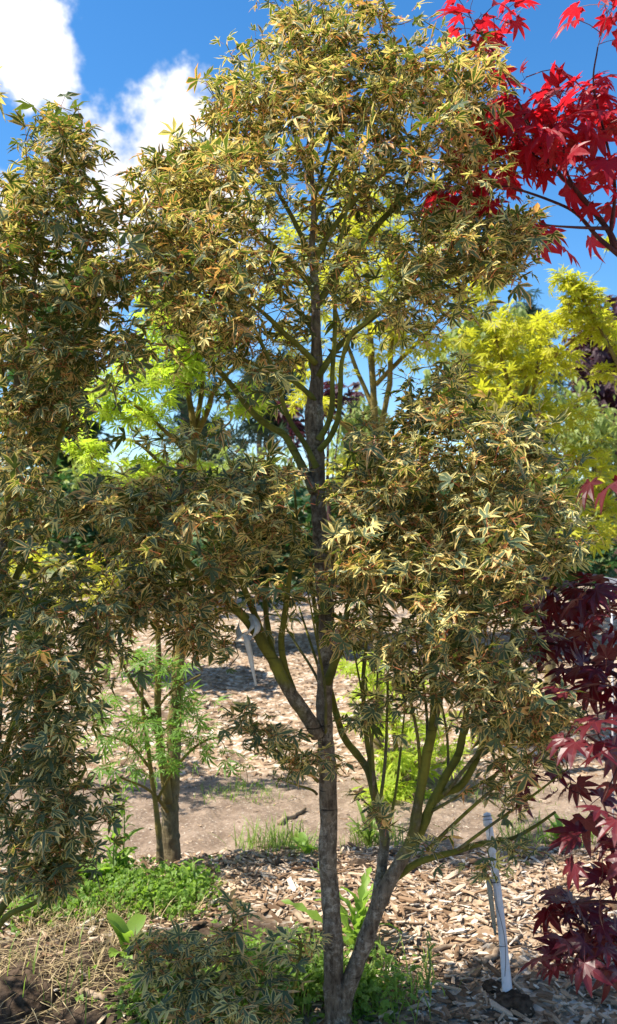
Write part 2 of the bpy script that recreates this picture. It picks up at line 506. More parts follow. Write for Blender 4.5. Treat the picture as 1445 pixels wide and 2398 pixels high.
# ------------------------------------------------------------------ tree builder
def build_tree(name, label, cat, base, limbs, blobs, sp, leaf_len, wood, twig_mat=None, per_tip=6, n_single=300, group=None, seed=0,
               twig_r=(0.0014, 0.0042), tilt=0.45, sprig=0.07, hang=0.0, twig_pref=0.35, sides=10, size_var=.28, dens=1.0, clear=()):
    """limbs: (part name, [(px,py,radius px)...], (distance at foot, at tip), (young at foot, at tip)); blobs: (px,py,rx,ry,dist,rdist,tips)"""
    rs = np.random.default_rng(100 + seed)
    base = np.asarray(base, float)
    root = thing(name, label, cat, base, group)
    nodes, ntan, nrad = [], [], []
    for li, (part, pl, (d0, d1), (y0, y1)) in enumerate(limbs):
        k = len(pl)
        acc_len = np.concatenate([[0], np.cumsum([math.dist(pl[i][:2], pl[i + 1][:2]) for i in range(k - 1)])]); acc_len /= acc_len[-1]
        ds = d0 + (d1 - d0) * acc_len
        pts = np.array([P(a, b, d) for (a, b, _), d in zip(pl, ds)]); rr = np.array([r * d / FPX for (_, _, r), d in zip(pl, ds)])
        pc = catmull(np.column_stack([pts, rr]), 7 if part == 'trunk' else 5)
        q, r = pc[:, :3], np.maximum(pc[:, 3], 0.0012)
        if part == 'trunk' or r[0] > 0.008:
            q = q + (np.column_stack([vnoise(q * 9 + 3), vnoise(q * 9 + 31), vnoise(q * 9 + 77)]) - .5) * 0.012 * np.minimum(1, r / 0.01)[:, None]
            knob = 1 + 0.10 * np.maximum(0, np.sin(np.cumsum(np.linalg.norm(np.gradient(q, axis=0), axis=1)) * 52 + li)) ** 8
            r = r * knob
        sd = sides * 2 if part == 'trunk' else (sides if r[0] > .006 else 6)
        v, t = tube(q, r, sd, True, 0.075 if part == 'trunk' else 0.05, li * 7.7)
        tt = np.linspace(0, 1, len(q)); yv = np.repeat(y0 + (y1 - y0) * tt, sd); yv = np.concatenate([yv, [y1, y0]])
        link(part, make_mesh(part, v - base, t, dict(young=yv), [wood], None, True), root)
        tg = norm(np.gradient(q, axis=0))
        start = 0.12 if part == 'trunk' else 0.2
        s0 = int(len(q) * start)
        nodes.append(q[s0:]); ntan.append(tg[s0:]); nrad.append(r[s0:])
    nodes = np.concatenate(nodes); ntan = np.concatenate(ntan); nrad = np.concatenate(nrad)
    targets = []
    for b in blobs:
        px, py, rx, ry, d, rd, n = b
        n = int(n * dens + rs.random())
        u = np.clip(rs.normal(0, .56, size=(n, 3)), -1.35, 1.35)
        for a in u:
            targets.append(P(px + a[0] * rx, py + a[1] * ry, d + a[2] * rd))
    targets = np.array(targets)
    d0 = np.array([np.min(np.sum((nodes - t) ** 2, 1)) for t in targets])
    order = np.argsort(d0)
    cap = len(nodes) + len(targets) * 5
    NP = np.zeros((cap, 3)); NT = np.zeros((cap, 3)); NR = np.zeros(cap); cnt = len(nodes)
    NP[:cnt], NT[:cnt], NR[:cnt] = nodes, ntan, nrad
    tw = Buf(); tips = []
    for ti in order:
        t = targets[ti]
        dv = t - NP[:cnt]; dist = np.linalg.norm(dv, axis=1) + 1e-6
        al = np.sum(dv * NT[:cnt], 1) / dist
        cost = dist * (1.0 + twig_pref * (1 - al)) + 0.25 * np.maximum(0, NP[:cnt, 2] - t[2] - 0.02)
        cost[dist < 0.03] += 0.5
        k = int(np.argmin(cost)); s, tg, L = NP[k].copy(), NT[k].copy(), dist[k]
        ctrl = s + (tg * 0.55 + np.array([0, 0, .25 - hang]) * 0.5) * L * 0.55
        nseg = 5 if L > .12 else 3
        u = np.linspace(0, 1, nseg)[:, None]
        q = s * (1 - u) ** 2 + ctrl * 2 * u * (1 - u) + t * u ** 2
        q[1:-1] += rs.normal(size=(nseg - 2, 3)) * 0.012 * min(1, L / .15)
        r1 = twig_r[0]; r0 = min(max(twig_r[0] * 1.3, twig_r[0] + L * 0.007), twig_r[1], NR[k])
        rad = np.linspace(r0, r1, nseg)
        v, tt = tube(q, rad, 4 if r0 > .002 else 3, False)
        tw.add(v, tt, 0, young=0.9)
        tgq = norm(np.gradient(q, axis=0))
        NP[cnt:cnt + nseg - 1] = q[1:]; NT[cnt:cnt + nseg - 1] = tgq[1:]; NR[cnt:cnt + nseg - 1] = rad[1:]; cnt += nseg - 1
        tips.append((q[-1], tgq[-1]))
    if tw.n:
        link('twigs', tw.mesh('twigs', [twig_mat or wood], True, base), root, kind='stuff')
    # leaves: opposite pairs along a short shoot at each tip
    tp = np.repeat(np.array([a for a, _ in tips]), per_tip, 0); td = np.repeat(np.array([b for _, b in tips]), per_tip, 0)
    n = len(tp); kk = np.tile(np.arange(per_tip), len(tips))
    back = (kk // 2) * sprig / max(1, (per_tip - 1) // 2) * rs.uniform(.6, 1.3, n)
    pos = tp - td * back[:, None] + rs.normal(size=(n, 3)) * 0.004
    ref = norm(np.cross(td, rs.normal(size=(len(tips), 3)).repeat(per_tip, 0)))
    ref2 = np.cross(td, ref)
    az = (kk % 2) * math.pi + (kk // 2) * math.pi / 2 + rs.normal(0, .45, n)
    side = ref * np.cos(az)[:, None] + ref2 * np.sin(az)[:, None]
    out = side * 0.9 + td * np.where(kk < 2, .8, .35)[:, None] + rs.normal(size=(n, 3)) * .2
    out[:, 2] = out[:, 2] * 0.6 - hang + 0.05
    up = np.array([0, 0, 1.]) + rs.normal(size=(n, 3)) * tilt + SUN * 0.35
    R = leaf_frames(pos, out, up)
    sc = leaf_len * np.clip(rs.normal(1, size_var, n), .45, 1.6)
    var = rs.integers(0, len(sp['var']), n)
    if clear:                                                           # bare wood: shoots that have been pruned or shed their leaves
        px, py, f = to_px(pos + R[:, :, 1] * (sc * 0.9)[:, None]); keep = np.ones(n, bool)
        for x0, x1, y0, y1, pr_, dm in clear:
            keep &= ~((px > x0) & (px < x1) & (py > y0) & (py < y1) & (pos[:, 1] < dm) & (rs.random(n) < pr_))
        pos, R, sc, var = pos[keep], R[keep], sc[keep], var[keep]; n = len(pos)
    # the leaves that show largest get an object each
    px, py, f = to_px(pos + R[:, :, 1] * (sc * 0.9)[:, None])
    facing = np.abs(np.sum(R[:, :, 2] * norm(pos - CAM), 1)) * .8 + .2
    area = (sc / f) ** 2 * facing
    ok = (px > -20) & (px < IW + 20) & (py > -20) & (py < IH + 20)
    cell = np.floor(px / 26).astype(int) * 1000 + np.floor(py / 26).astype(int)
    o = np.lexsort((f, cell)); first = np.ones(n, bool); first[1:] = cell[o][1:] != cell[o][:-1]
    front = np.zeros(n, bool); front[o[first]] = True
    score = np.where(ok, area * np.where(front, 6, 1), -1)
    pick = np.argsort(-score)[:n_single]; pick = pick[score[pick] > 0]
    single = np.zeros(n, bool); single[pick] = True
    for i in pick:
        ob = bpy.data.objects.new('leaf', variant_mesh(sp, int(var[i])))
        scn.collection.objects.link(ob); ob.parent = root
        m4 = np.eye(4); m4[:3, :3] = R[i] * sc[i]; m4[:3, 3] = pos[i] - base
        ob.matrix_basis = Matrix(m4.tolist())
    fb = Buf()
    for k, d in enumerate(sp['var']):
        ids = np.where((var == k) & ~single)[0]
        if not len(ids):
            continue
        v = np.einsum('nij,vj->nvi', R[ids] * sc[ids][:, None, None], d['v']) + pos[ids][:, None, :]
        nv = len(d['v'])
        t = (d['t'][None] + (np.arange(len(ids)) * nv)[:, None, None]).reshape(-1, 3)
        tint = np.repeat(np.clip(d['tint'] + rs.normal(0, .12, len(ids)), 0, 1), nv); pink = np.repeat(np.clip(d['pink'] * rs.uniform(.5, 1.3, len(ids)), 0, 1), nv)
        fb.add(v.reshape(-1, 3), t, np.tile(d['mi'], len(ids)), edge=np.tile(d['e'], len(ids)), tint=tint, pink=pink)
    if fb.n:
        link('foliage', fb.mesh('foliage', sp['mats'], False, base), root, kind='stuff')
    return root


# ------------------------------------------------------------------ the ground
def smooth(a, b, x):
    t = np.clip((x - a) / (b - a), 0, 1); return t * t * (3 - 2 * t)


def ground_base(x, y):
    x, y = np.asarray(x, float), np.asarray(y, float)
    edge = 3.62 + 0.10 * np.sin(x * 1.7 + .6) + 0.03 * x
    row = 0.10 * smooth(1.9, 3.0, y) * (1 - smooth(edge - .12, edge + .22, y))            # the mulched planting row, path behind it
    bank = 0.24 * smooth(5.1, 6.6, y) + 0.22 * smooth(6.5, 9.5, y)                         # next mulched bank
    left = -0.05 * smooth(-.1, -.7, x) * (1 - smooth(2.5, 2.95, y))
    z = -0.05 + row + bank * (1 - 0.35 * smooth(12, 40, y)) + left - 0.10 * (1 - smooth(1.2, 2.2, y))
    return z


def ground_z(x, y):
    x, y = np.asarray(x, float), np.asarray(y, float)
    p = np.stack([x, y, np.zeros_like(x)], -1)
    near = 1 - smooth(9, 20, y)
    return ground_base(x, y) + ((fbm(p * 2.2, 3) - .5) * 0.10 + (fbm(p * 14, 3) - .5) * 0.030) * near


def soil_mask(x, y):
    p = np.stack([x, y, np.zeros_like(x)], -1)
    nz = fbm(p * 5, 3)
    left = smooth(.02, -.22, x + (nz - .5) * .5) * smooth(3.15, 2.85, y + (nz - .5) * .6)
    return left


def path_mask(x, y):
    p = np.stack([x, y, np.zeros_like(x)], -1)
    nz = (fbm(p * 3, 3) - .5) * .5
    edge = 3.66 + 0.10 * np.sin(x * 1.7 + .6) + 0.03 * x
    return smooth(edge - .03, edge + .15, y + nz * .4) * (1 - smooth(4.9, 5.4, y + nz))


xs = np.unique(np.concatenate([np.arange(-2.2, 2.6, .03), np.linspace(-9, 9, 90), np.sign(np.linspace(-1, 1, 41)) * np.abs(np.linspace(-1, 1, 41)) ** 3 * 900]))
ys = np.unique(np.concatenate([np.arange(1.7, 7.0, .03), np.linspace(-6, 1.7, 20), np.linspace(7, 14, 60), 14 + np.linspace(0, 1, 40) ** 3 * 1600]))
GX, GY = np.meshgrid(xs, ys); nx_, ny_ = len(xs), len(ys)
gx, gy = GX.ravel(), GY.ravel()
gv = np.column_stack([gx, gy, ground_z(gx, gy)])
ii = (np.arange(ny_ - 1)[:, None] * nx_ + np.arange(nx_ - 1)[None]).ravel()
gt = np.concatenate([np.stack([ii, ii + 1, ii + nx_ + 1], -1), np.stack([ii, ii + nx_ + 1, ii + nx_], -1)])


def mat_ground():
    m, n, l = new_mat("mulched_ground")
    soil, path = attr(n, 'soil'), attr(n, 'path')
    vor = N(n, 'ShaderNodeTexVoronoi'); vor.inputs['Scale'].default_value = 34; vor.inputs['Randomness'].default_value = 1
    tcx = N(n, 'ShaderNodeTexCoord')
    warp = N(n, 'ShaderNodeMapping'); warp.inputs['Scale'].default_value = (1, 1.7, 1); l.new(tcx.outputs['Object'], warp.inputs[0]); l.new(warp.outputs[0], vor.inputs['Vector'])
    sep = N(n, 'ShaderNodeSeparateColor'); l.new(vor.outputs['Color'], sep.inputs[0])
    mulch = mix(n, l, sep.outputs[0], (0.17, 0.105, 0.062), (0.42, 0.30, 0.20))
    mulch = mix(n, l, step(n, l, sep.outputs[1], .72, .8), mulch, (0.52, 0.44, 0.36))
    mulch = mix(n, l, step(n, l, vor.outputs['Distance'], .012, .0, (0, .7)), mulch, (0.05, 0.032, 0.02))
    mulch = mix(n, l, step(n, l, noise(n, l, 7, 4), .5, .68, (0, .75)), mulch, (0.075, 0.05, 0.034))
    dirt = mix(n, l, step(n, l, noise(n, l, 9, 6, .65), .3, .7), (0.15, 0.105, 0.075), (0.27, 0.20, 0.15))
    dirt = mix(n, l, step(n, l, noise(n, l, 75, 3, .6), .6, .68), dirt, (0.42, 0.36, 0.30))
    dirt = mix(n, l, step(n, l, noise(n, l, 45, 3, .6), .62, .7, (0, .8)), dirt, (0.07, 0.045, 0.03))
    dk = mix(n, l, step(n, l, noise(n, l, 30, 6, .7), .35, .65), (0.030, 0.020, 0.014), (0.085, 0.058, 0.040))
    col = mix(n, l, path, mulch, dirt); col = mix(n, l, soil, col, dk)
    far = N(n, 'ShaderNodeSeparateXYZ'); l.new(tcx.outputs['Object'], far.inputs[0])
    col = mix(n, l, step(n, l, far.outputs[1], 13, 22), col, mix(n, l, noise(n, l, .6, 5), (0.06, 0.10, 0.03), (0.14, 0.17, 0.06)))
    pr = N(n, 'ShaderNodeBsdfPrincipled'); pr.inputs['Roughness'].default_value = 0.9; pr.inputs['Specular IOR Level'].default_value = 0.15
    l.new(col, pr.inputs['Base Color'])
    b = N(n, 'ShaderNodeBump'); b.inputs['Strength'].default_value = 0.7; b.inputs['Distance'].default_value = 0.01
    l.new(mathn(n, l, 'ADD', vor.outputs['Distance'], noise(n, l, 60, 4)), b.inputs['Height']); l.new(b.outputs[0], pr.inputs['Normal'])
    o = N(n, 'ShaderNodeOutputMaterial'); l.new(pr.outputs[0], o.inputs[0])
    return m


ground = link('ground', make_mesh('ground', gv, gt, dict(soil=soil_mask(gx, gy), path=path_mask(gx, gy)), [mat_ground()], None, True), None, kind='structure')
ground["label"] = "wood-chip mulched ground with a bare dirt path between planting rows"


def mat_chip():
    m, n, l = new_mat("wood_chip")
    t = attr(n, 'tint')
    ramp = N(n, 'ShaderNodeValToRGB'); l.new(t, ramp.inputs[0])
    els = ramp.color_ramp.elements
    els[0].position = 0; els[0].color = (0.06, 0.036, 0.022, 1); els[1].position = 1; els[1].color = (0.66, 0.60, 0.52, 1)
    for p_, c_ in ((.25, (0.17, 0.098, 0.055, 1)), (.5, (0.36, 0.235, 0.145, 1)), (.8, (0.56, 0.42, 0.30, 1))):
        e_ = els.new(p_); e_.color = c_
    col = mix(n, l, step(n, l, noise(n, l, 120, 4, .6, stretch=(1, .12, 1)), .35, .7, (0, .5)), ramp.outputs[0], (0.12, 0.075, 0.045))
    pr = N(n, 'ShaderNodeBsdfPrincipled'); pr.inputs['Roughness'].default_value = 0.85; pr.inputs['Specular IOR Level'].default_value = 0.2
    l.new(col, pr.inputs['Base Color'])
    o = N(n, 'ShaderNodeOutputMaterial'); l.new(pr.outputs[0], o.inputs[0])
    return m


M_CHIP = mat_chip()


def chip_variant(rs):
    """a splintered chip, unit long: hexagonal outline, two faces"""
    w, h = rs.uniform(.13, .34), rs.uniform(.05, .10)
    oy = [-.5, -.5 + rs.uniform(.05, .25), .5 - rs.uniform(.05, .3), .5, .5 - rs.uniform(.02, .3), -.5 + rs.uniform(.02, .25)]
    ox = [rs.uniform(-.1, .1), w / 2 * rs.uniform(.7, 1), w / 2 * rs.uniform(.6, 1), rs.uniform(-.12, .12), -w / 2 * rs.uniform(.6, 1), -w / 2 * rs.uniform(.7, 1)]
    bendz = rs.uniform(-.25, .25)
    top = np.array([(x, y, h / 2 + bendz * y * y) for x, y in zip(ox, oy)]); bot = top - [0, 0, h]
    v = np.concatenate([top, bot]); t = [(0, i, i + 1) for i in range(1, 5)]
    for i in range(6):
        j = (i + 1) % 6; t += [(i, 6 + i, 6 + j), (i, 6 + j, j)]
    return v, np.array(t)


def scatter_chips():
    rs = np.random.default_rng(5)
    var = [chip_variant(rs) for _ in range(14)]
    vtint = np.clip(rs.beta(2.2, 1.4, 14), 0, 1)
    X, Y, L = [], [], []
    for (x0, x1, y0, y1, dens, lo, hi) in ((-1.3, 1.7, 1.95, 3.85, 2700, .014, .052), (-1.3, 1.7, 1.95, 3.8, 200, .05, .095), (-2.4, 2.6, 3.7, 5.3, 260, .012, .04), (-3.6, 3.6, 5.0, 8.0, 520, .02, .07)):
        n = int((x1 - x0) * (y1 - y0) * dens)
        x, y = rs.uniform(x0, x1, n), rs.uniform(y0, y1, n)
        s, p_ = soil_mask(x, y), path_mask(x, y)
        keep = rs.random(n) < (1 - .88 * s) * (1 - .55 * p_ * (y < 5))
        X.append(x[keep]); Y.append(y[keep]); L.append(rs.uniform(lo, hi, keep.sum()) * rs.uniform(.7, 1.1, keep.sum()))
    x, y, L = map(np.concatenate, (X, Y, L)); n = len(x)
    z = ground_z(x, y) + L * .05 + rs.uniform(0, .012, n) * (y < 3.9)
    yaw = rs.uniform(0, 2 * math.pi, n); out = np.column_stack([np.cos(yaw), np.sin(yaw), rs.normal(0, .22, n)])
    up = np.column_stack([rs.normal(0, .28, n), rs.normal(0, .28, n), np.ones(n)])
    pos = np.column_stack([x, y, z]); R = leaf_frames(pos, out, up)
    k = rs.integers(0, len(var), n)
    px, py, f = to_px(pos); score = np.where((px > 0) & (px < IW) & (py < IH) & (py > 1400), L / f, -1)
    single = np.zeros(n, bool); pick = np.argsort(-score)[:300]; single[pick] = True
    meshes = [make_mesh('wood_chip', v, t, dict(tint=np.full(len(v), vt)), [M_CHIP]) for (v, t), vt in zip(var, vtint)]
    for i in pick:
        ob = bpy.data.objects.new('wood_chip', meshes[k[i]]); scn.collection.objects.link(ob); ob.parent = ground
        m4 = np.eye(4); m4[:3, :3] = R[i] * L[i]; m4[:3, 3] = pos[i]; ob.matrix_basis = Matrix(m4.tolist())
    b = Buf()
    for j, (v, t) in enumerate(var):
        ids = np.where((k == j) & ~single)[0]
        vv = np.einsum('nij,vj->nvi', R[ids] * L[ids][:, None, None], v) + pos[ids][:, None]
        tt = (t[None] + (np.arange(len(ids)) * len(v))[:, None, None]).reshape(-1, 3)
        b.add(vv.reshape(-1, 3), tt, 0, tint=np.repeat(np.clip(rs.beta(1.9, 1.35, len(ids)) * np.where(pos[ids][:, 1] > 4.9, .85, 1), 0, 1), len(v)))
    link('wood_chips', b.mesh('wood_chips', [M_CHIP]), ground, kind='stuff')


scatter_chips()


def on_ground(px, py):
    """where the sight line through a pixel meets the ground"""
    v = ray(px, py)
    p = CAM + np.outer(np.arange(2.2, 8, .012) / v[1], v)
    hit = np.argmax(p[:, 2] <= ground_z(p[:, 0], p[:, 1]))
    return p[hit].copy()


# ------------------------------------------------------------------ the variegated maple in the middle
main_base = P(785, 2392, 2.42); main_base[2] = float(ground_z(main_base[0], main_base[1]))
Y0, YG = (0, 0), (.9, 1)
main_limbs = [
    ('trunk', [(788, 2440, 34), (786, 2390, 28), (782, 2300, 23.5), (780, 2200, 22), (773, 2050, 22), (766, 1900, 20), (764, 1750, 19.5), (762, 1635, 19), (767, 1500, 19), (757, 1350, 18), (745, 1200, 18), (744, 1100, 19), (741, 1030, 21), (738, 960, 20), (742, 880, 15), (738, 780, 12), (735, 680, 10), (728, 580, 8), (732, 480, 6), (726, 380, 5), (735, 250, 3.5), (742, 120, 2.4), (738, 40, 1.5)], (2.42, 2.46), (0, .45)),
    ('branch', [(796, 2385, 24), (812, 2330, 21), (842, 2250, 19), (882, 2130, 18.5), (915, 2060, 17), (948, 2000, 14.5), (968, 1950, 13), (986, 1848, 11), (999, 1782, 12), (1014, 1715, 11), (1016, 1616, 10), (1013, 1550, 9.5), (1010, 1400, 8), (1020, 1250, 6.5), (1000, 1100, 5), (1010, 980, 3)], (2.42, 2.30), (-.1, 1.5)),
    ('branch', [(955, 1990, 14), (985, 1945, 12), (1014, 1880, 10.5), (1046, 1815, 9.5), (1076, 1765, 9), (1087, 1700, 8), (1092, 1649, 7.5), (1100, 1500, 6.5), (1130, 1350, 5.5), (1140, 1200, 4.5), (1150, 1080, 3)], (2.40, 2.25), YG),
    ('branch', [(1012, 1884, 9), (1040, 1858, 9), (1075, 1842, 8.5), (1106, 1798, 8), (1129, 1748, 7.5), (1147, 1695, 7), (1180, 1560, 6), (1220, 1420, 5), (1250, 1300, 3.5)], (2.39, 2.15), YG),
    ('branch', [(905, 2075, 13), (945, 2045, 9), (993, 2018, 8), (1072, 1994, 7), (1119, 1978, 6.5), (1195, 1965, 5), (1252, 1935, 4), (1300, 1900, 3)], (2.42, 2.30), YG),
    ('branch', [(862, 2210, 15), (884, 2100, 14), (897, 2030, 12.5), (901, 1965, 11.5), (885, 1915, 10.5), (876, 1865, 10), (863, 1815, 9.5), (840, 1775, 9), (812, 1733, 8.5), (795, 1690, 8), (778, 1635, 7.5), (758, 1550, 6.5), (735, 1400, 5), (700, 1250, 4), (690, 1150, 3)], (2.42, 2.62), (.2, 1.4)),
    ('branch', [(878, 1875, 8), (868, 1790, 7), (858, 1710, 6), (850, 1600, 5), (858, 1480, 4), (850, 1350, 3)], (2.46, 2.55), YG),
    ('branch', [(744, 1722, 17), (714, 1668, 16), (687, 1630, 15.5), (663, 1593, 15), (642, 1550, 14), (619, 1513, 13), (595, 1470, 12.5), (560, 1433, 10.5), (522, 1392, 9), (492, 1363, 8), (430, 1310, 6.5), (370, 1270, 5.5), (300, 1235, 4), (200, 1205, 2.5)], (2.42, 2.12), (0.15, 1.6)),
    ('branch', [(692, 1635, 10), (681, 1602, 9.5), (667, 1557, 8.5), (659, 1499, 8), (664, 1450, 7.5), (671, 1400, 6.5), (682, 1300, 5), (690, 1200, 3.5)], (2.40, 2.30), YG),
    ('branch', [(625, 1520, 9), (600, 1450, 8), (578, 1390, 7.5), (562, 1330, 6.5), (574, 1230, 5), (560, 1130, 3)], (2.38, 2.35), YG),
    ('branch', [(648, 1560, 7), (628, 1480, 6.5), (618, 1400, 6), (640, 1280, 5), (615, 1150, 3)], (2.38, 2.5), YG),
    ('branch', [(495, 1365, 5), (470, 1362, 4.5), (420, 1368, 4), (300, 1380, 2.5)], (2.28, 2.15), YG),
    ('branch', [(768, 1600, 11), (780, 1570, 10), (790, 1545, 9), (800, 1520, 8), (815, 1430, 7), (850, 1300, 6), (880, 1150, 5), (905, 1000, 3)], (2.40, 2.15), YG),
    ('branch', [(735, 1150, 12), (722, 1119, 11), (701, 1077, 10), (682, 1044, 9), (663, 1016, 8.5), (631, 997, 8), (595, 970, 7.5), (540, 900, 6.5), (480, 830, 5.5), (430, 740, 5), (380, 640, 4), (325, 500, 2)], (2.42, 2.55), (.35, 1.3)),
    ('branch', [(742, 1095, 9), (736, 1082, 7.5), (720, 1049, 7), (701, 1020, 6.5), (682, 992, 6), (663, 950, 5.5), (645, 880, 5), (600, 780, 4.5), (560, 680, 4), (500, 560, 3), (470, 450, 2)], (2.40, 2.2), YG),
    ('branch', [(748, 1030, 9), (760, 1012, 7.5), (772, 985, 7), (779, 940, 6.5), (779, 880, 6), (783, 785, 5.5), (786, 690, 5), (800, 560, 4), (830, 420, 3), (850, 300, 2)], (2.40, 2.2), YG),
    ('branch', [(750, 1055, 8), (772, 1028, 7), (788, 992, 6.5), (795, 950, 6), (798, 890, 5.5), (801, 844, 5), (819, 785, 5), (856, 755, 4.5), (930, 680, 4), (1000, 600, 3), (1080, 520, 2)], (2.40, 2.1), YG),
    ('branch', [(737, 720, 9), (765, 675, 8.5), (790, 640, 8), (830, 595, 7.5), (912, 495, 6.5), (992, 440, 5.5), (1080, 400, 4), (1160, 340, 2)], (2.45, 2.7), YG),
    ('branch', [(731, 640, 7.5), (745, 590, 7), (772, 545, 6.5), (847, 450, 5.5), (932, 380, 4.5), (1000, 300, 3.5), (1060, 220, 2.5), (1100, 170, 1.5)], (2.45, 2.3), YG),
    ('branch', [(729, 560, 6), (745, 490, 5.5), (790, 380, 4.5), (850, 280, 3.5), (900, 180, 2.5), (920, 100, 1.5)], (2.45, 2.6), YG),
    ('branch', [(727, 600, 6.5), (690, 520, 5.5), (640, 430, 4.5), (590, 340, 3.5), (540, 270, 2.5), (500, 220, 1.5)], (2.45, 2.55), YG),
    ('branch', [(733, 680, 7), (680, 610, 6), (600, 540, 5), (530, 480, 4), (450, 430, 3), (390, 400, 1.8)], (2.45, 2.3), YG),
    ('branch', [(736, 780, 7.5), (690, 720, 6.5), (620, 650, 5.5), (540, 595, 4.5), (450, 560, 3.5), (360, 515, 2)], (2.45, 2.65), YG),
    ('branch', [(739, 850, 7.5), (690, 800, 6.5), (664, 778, 6), (630, 745, 5.5), (600, 719, 5), (520, 660, 4), (440, 630, 3), (310, 660, 1.8)], (2.43, 2.15), YG),
    ('branch', [(745, 880, 8), (800, 805, 7), (880, 740, 6), (960, 690, 5), (1060, 640, 4), (1160, 605, 3), (1235, 595, 1.8)], (2.43, 2.35), YG),
    ('branch', [(741, 940, 7), (700, 900, 6), (650, 870, 5), (590, 850, 4), (500, 800, 3), (420, 770, 2)], (2.43, 2.35), YG),
    ('branch', [(732, 480, 5), (760, 380, 4), (790, 260, 3), (802, 150, 2), (812, 70, 1.4)], (2.45, 2.35), YG),
    ('branch', [(727, 420, 4.5), (690, 320, 3.5), (662, 220, 2.5), (650, 140, 1.5)], (2.45, 2.4), YG),
]
for (xa, ya, xb, yb, r, da, db) in ((985, 1860, 930, 1480, 4, 2.38, 2.3), (1000, 1790, 960, 1400, 3.5, 2.36, 2.5), (1020, 1700, 1060, 1380, 3.5, 2.34, 2.2), (1050, 1815, 1000, 1500, 3, 2.38, 2.5), (1090, 1720, 1170, 1420, 3.5, 2.34, 2.4),
                                (1110, 1795, 1240, 1500, 3.5, 2.34, 2.15), (1040, 1860, 1210, 1640, 4, 2.36, 2.2), (1000, 1990, 1290, 1720, 4, 2.38, 2.15), (885, 1915, 910, 1500, 4, 2.42, 2.55), (876, 1865, 820, 1480, 3.5, 2.44, 2.3), (900, 1980, 950, 1640, 3.5, 2.42, 2.6), (766, 1690, 700, 1420, 4, 2.45, 2.6),
                                (763, 1720, 720, 1380, 3.5, 2.42, 2.25), (765, 1660, 640, 1420, 3.5, 2.45, 2.65), (860, 1800, 890, 1420, 3, 2.5, 2.6), (1010, 1900, 1180, 1800, 3.5, 2.38, 2.2), (1072, 1990, 1330, 1800, 3.5, 2.36, 2.2), (745, 1830, 600, 1740, 4, 2.42, 2.28), (742, 1860, 670, 1830, 3, 2.42, 2.3)):
    main_limbs.append(('branch', [(xa, ya, r * 1.2), (xa * .72 + xb * .28 + 10, ya * .68 + yb * .32, r), (xa * .35 + xb * .65 + 6, ya * .34 + yb * .66, r * .8), (xb, yb, r * .5)], (da, db), (.5, .8)))
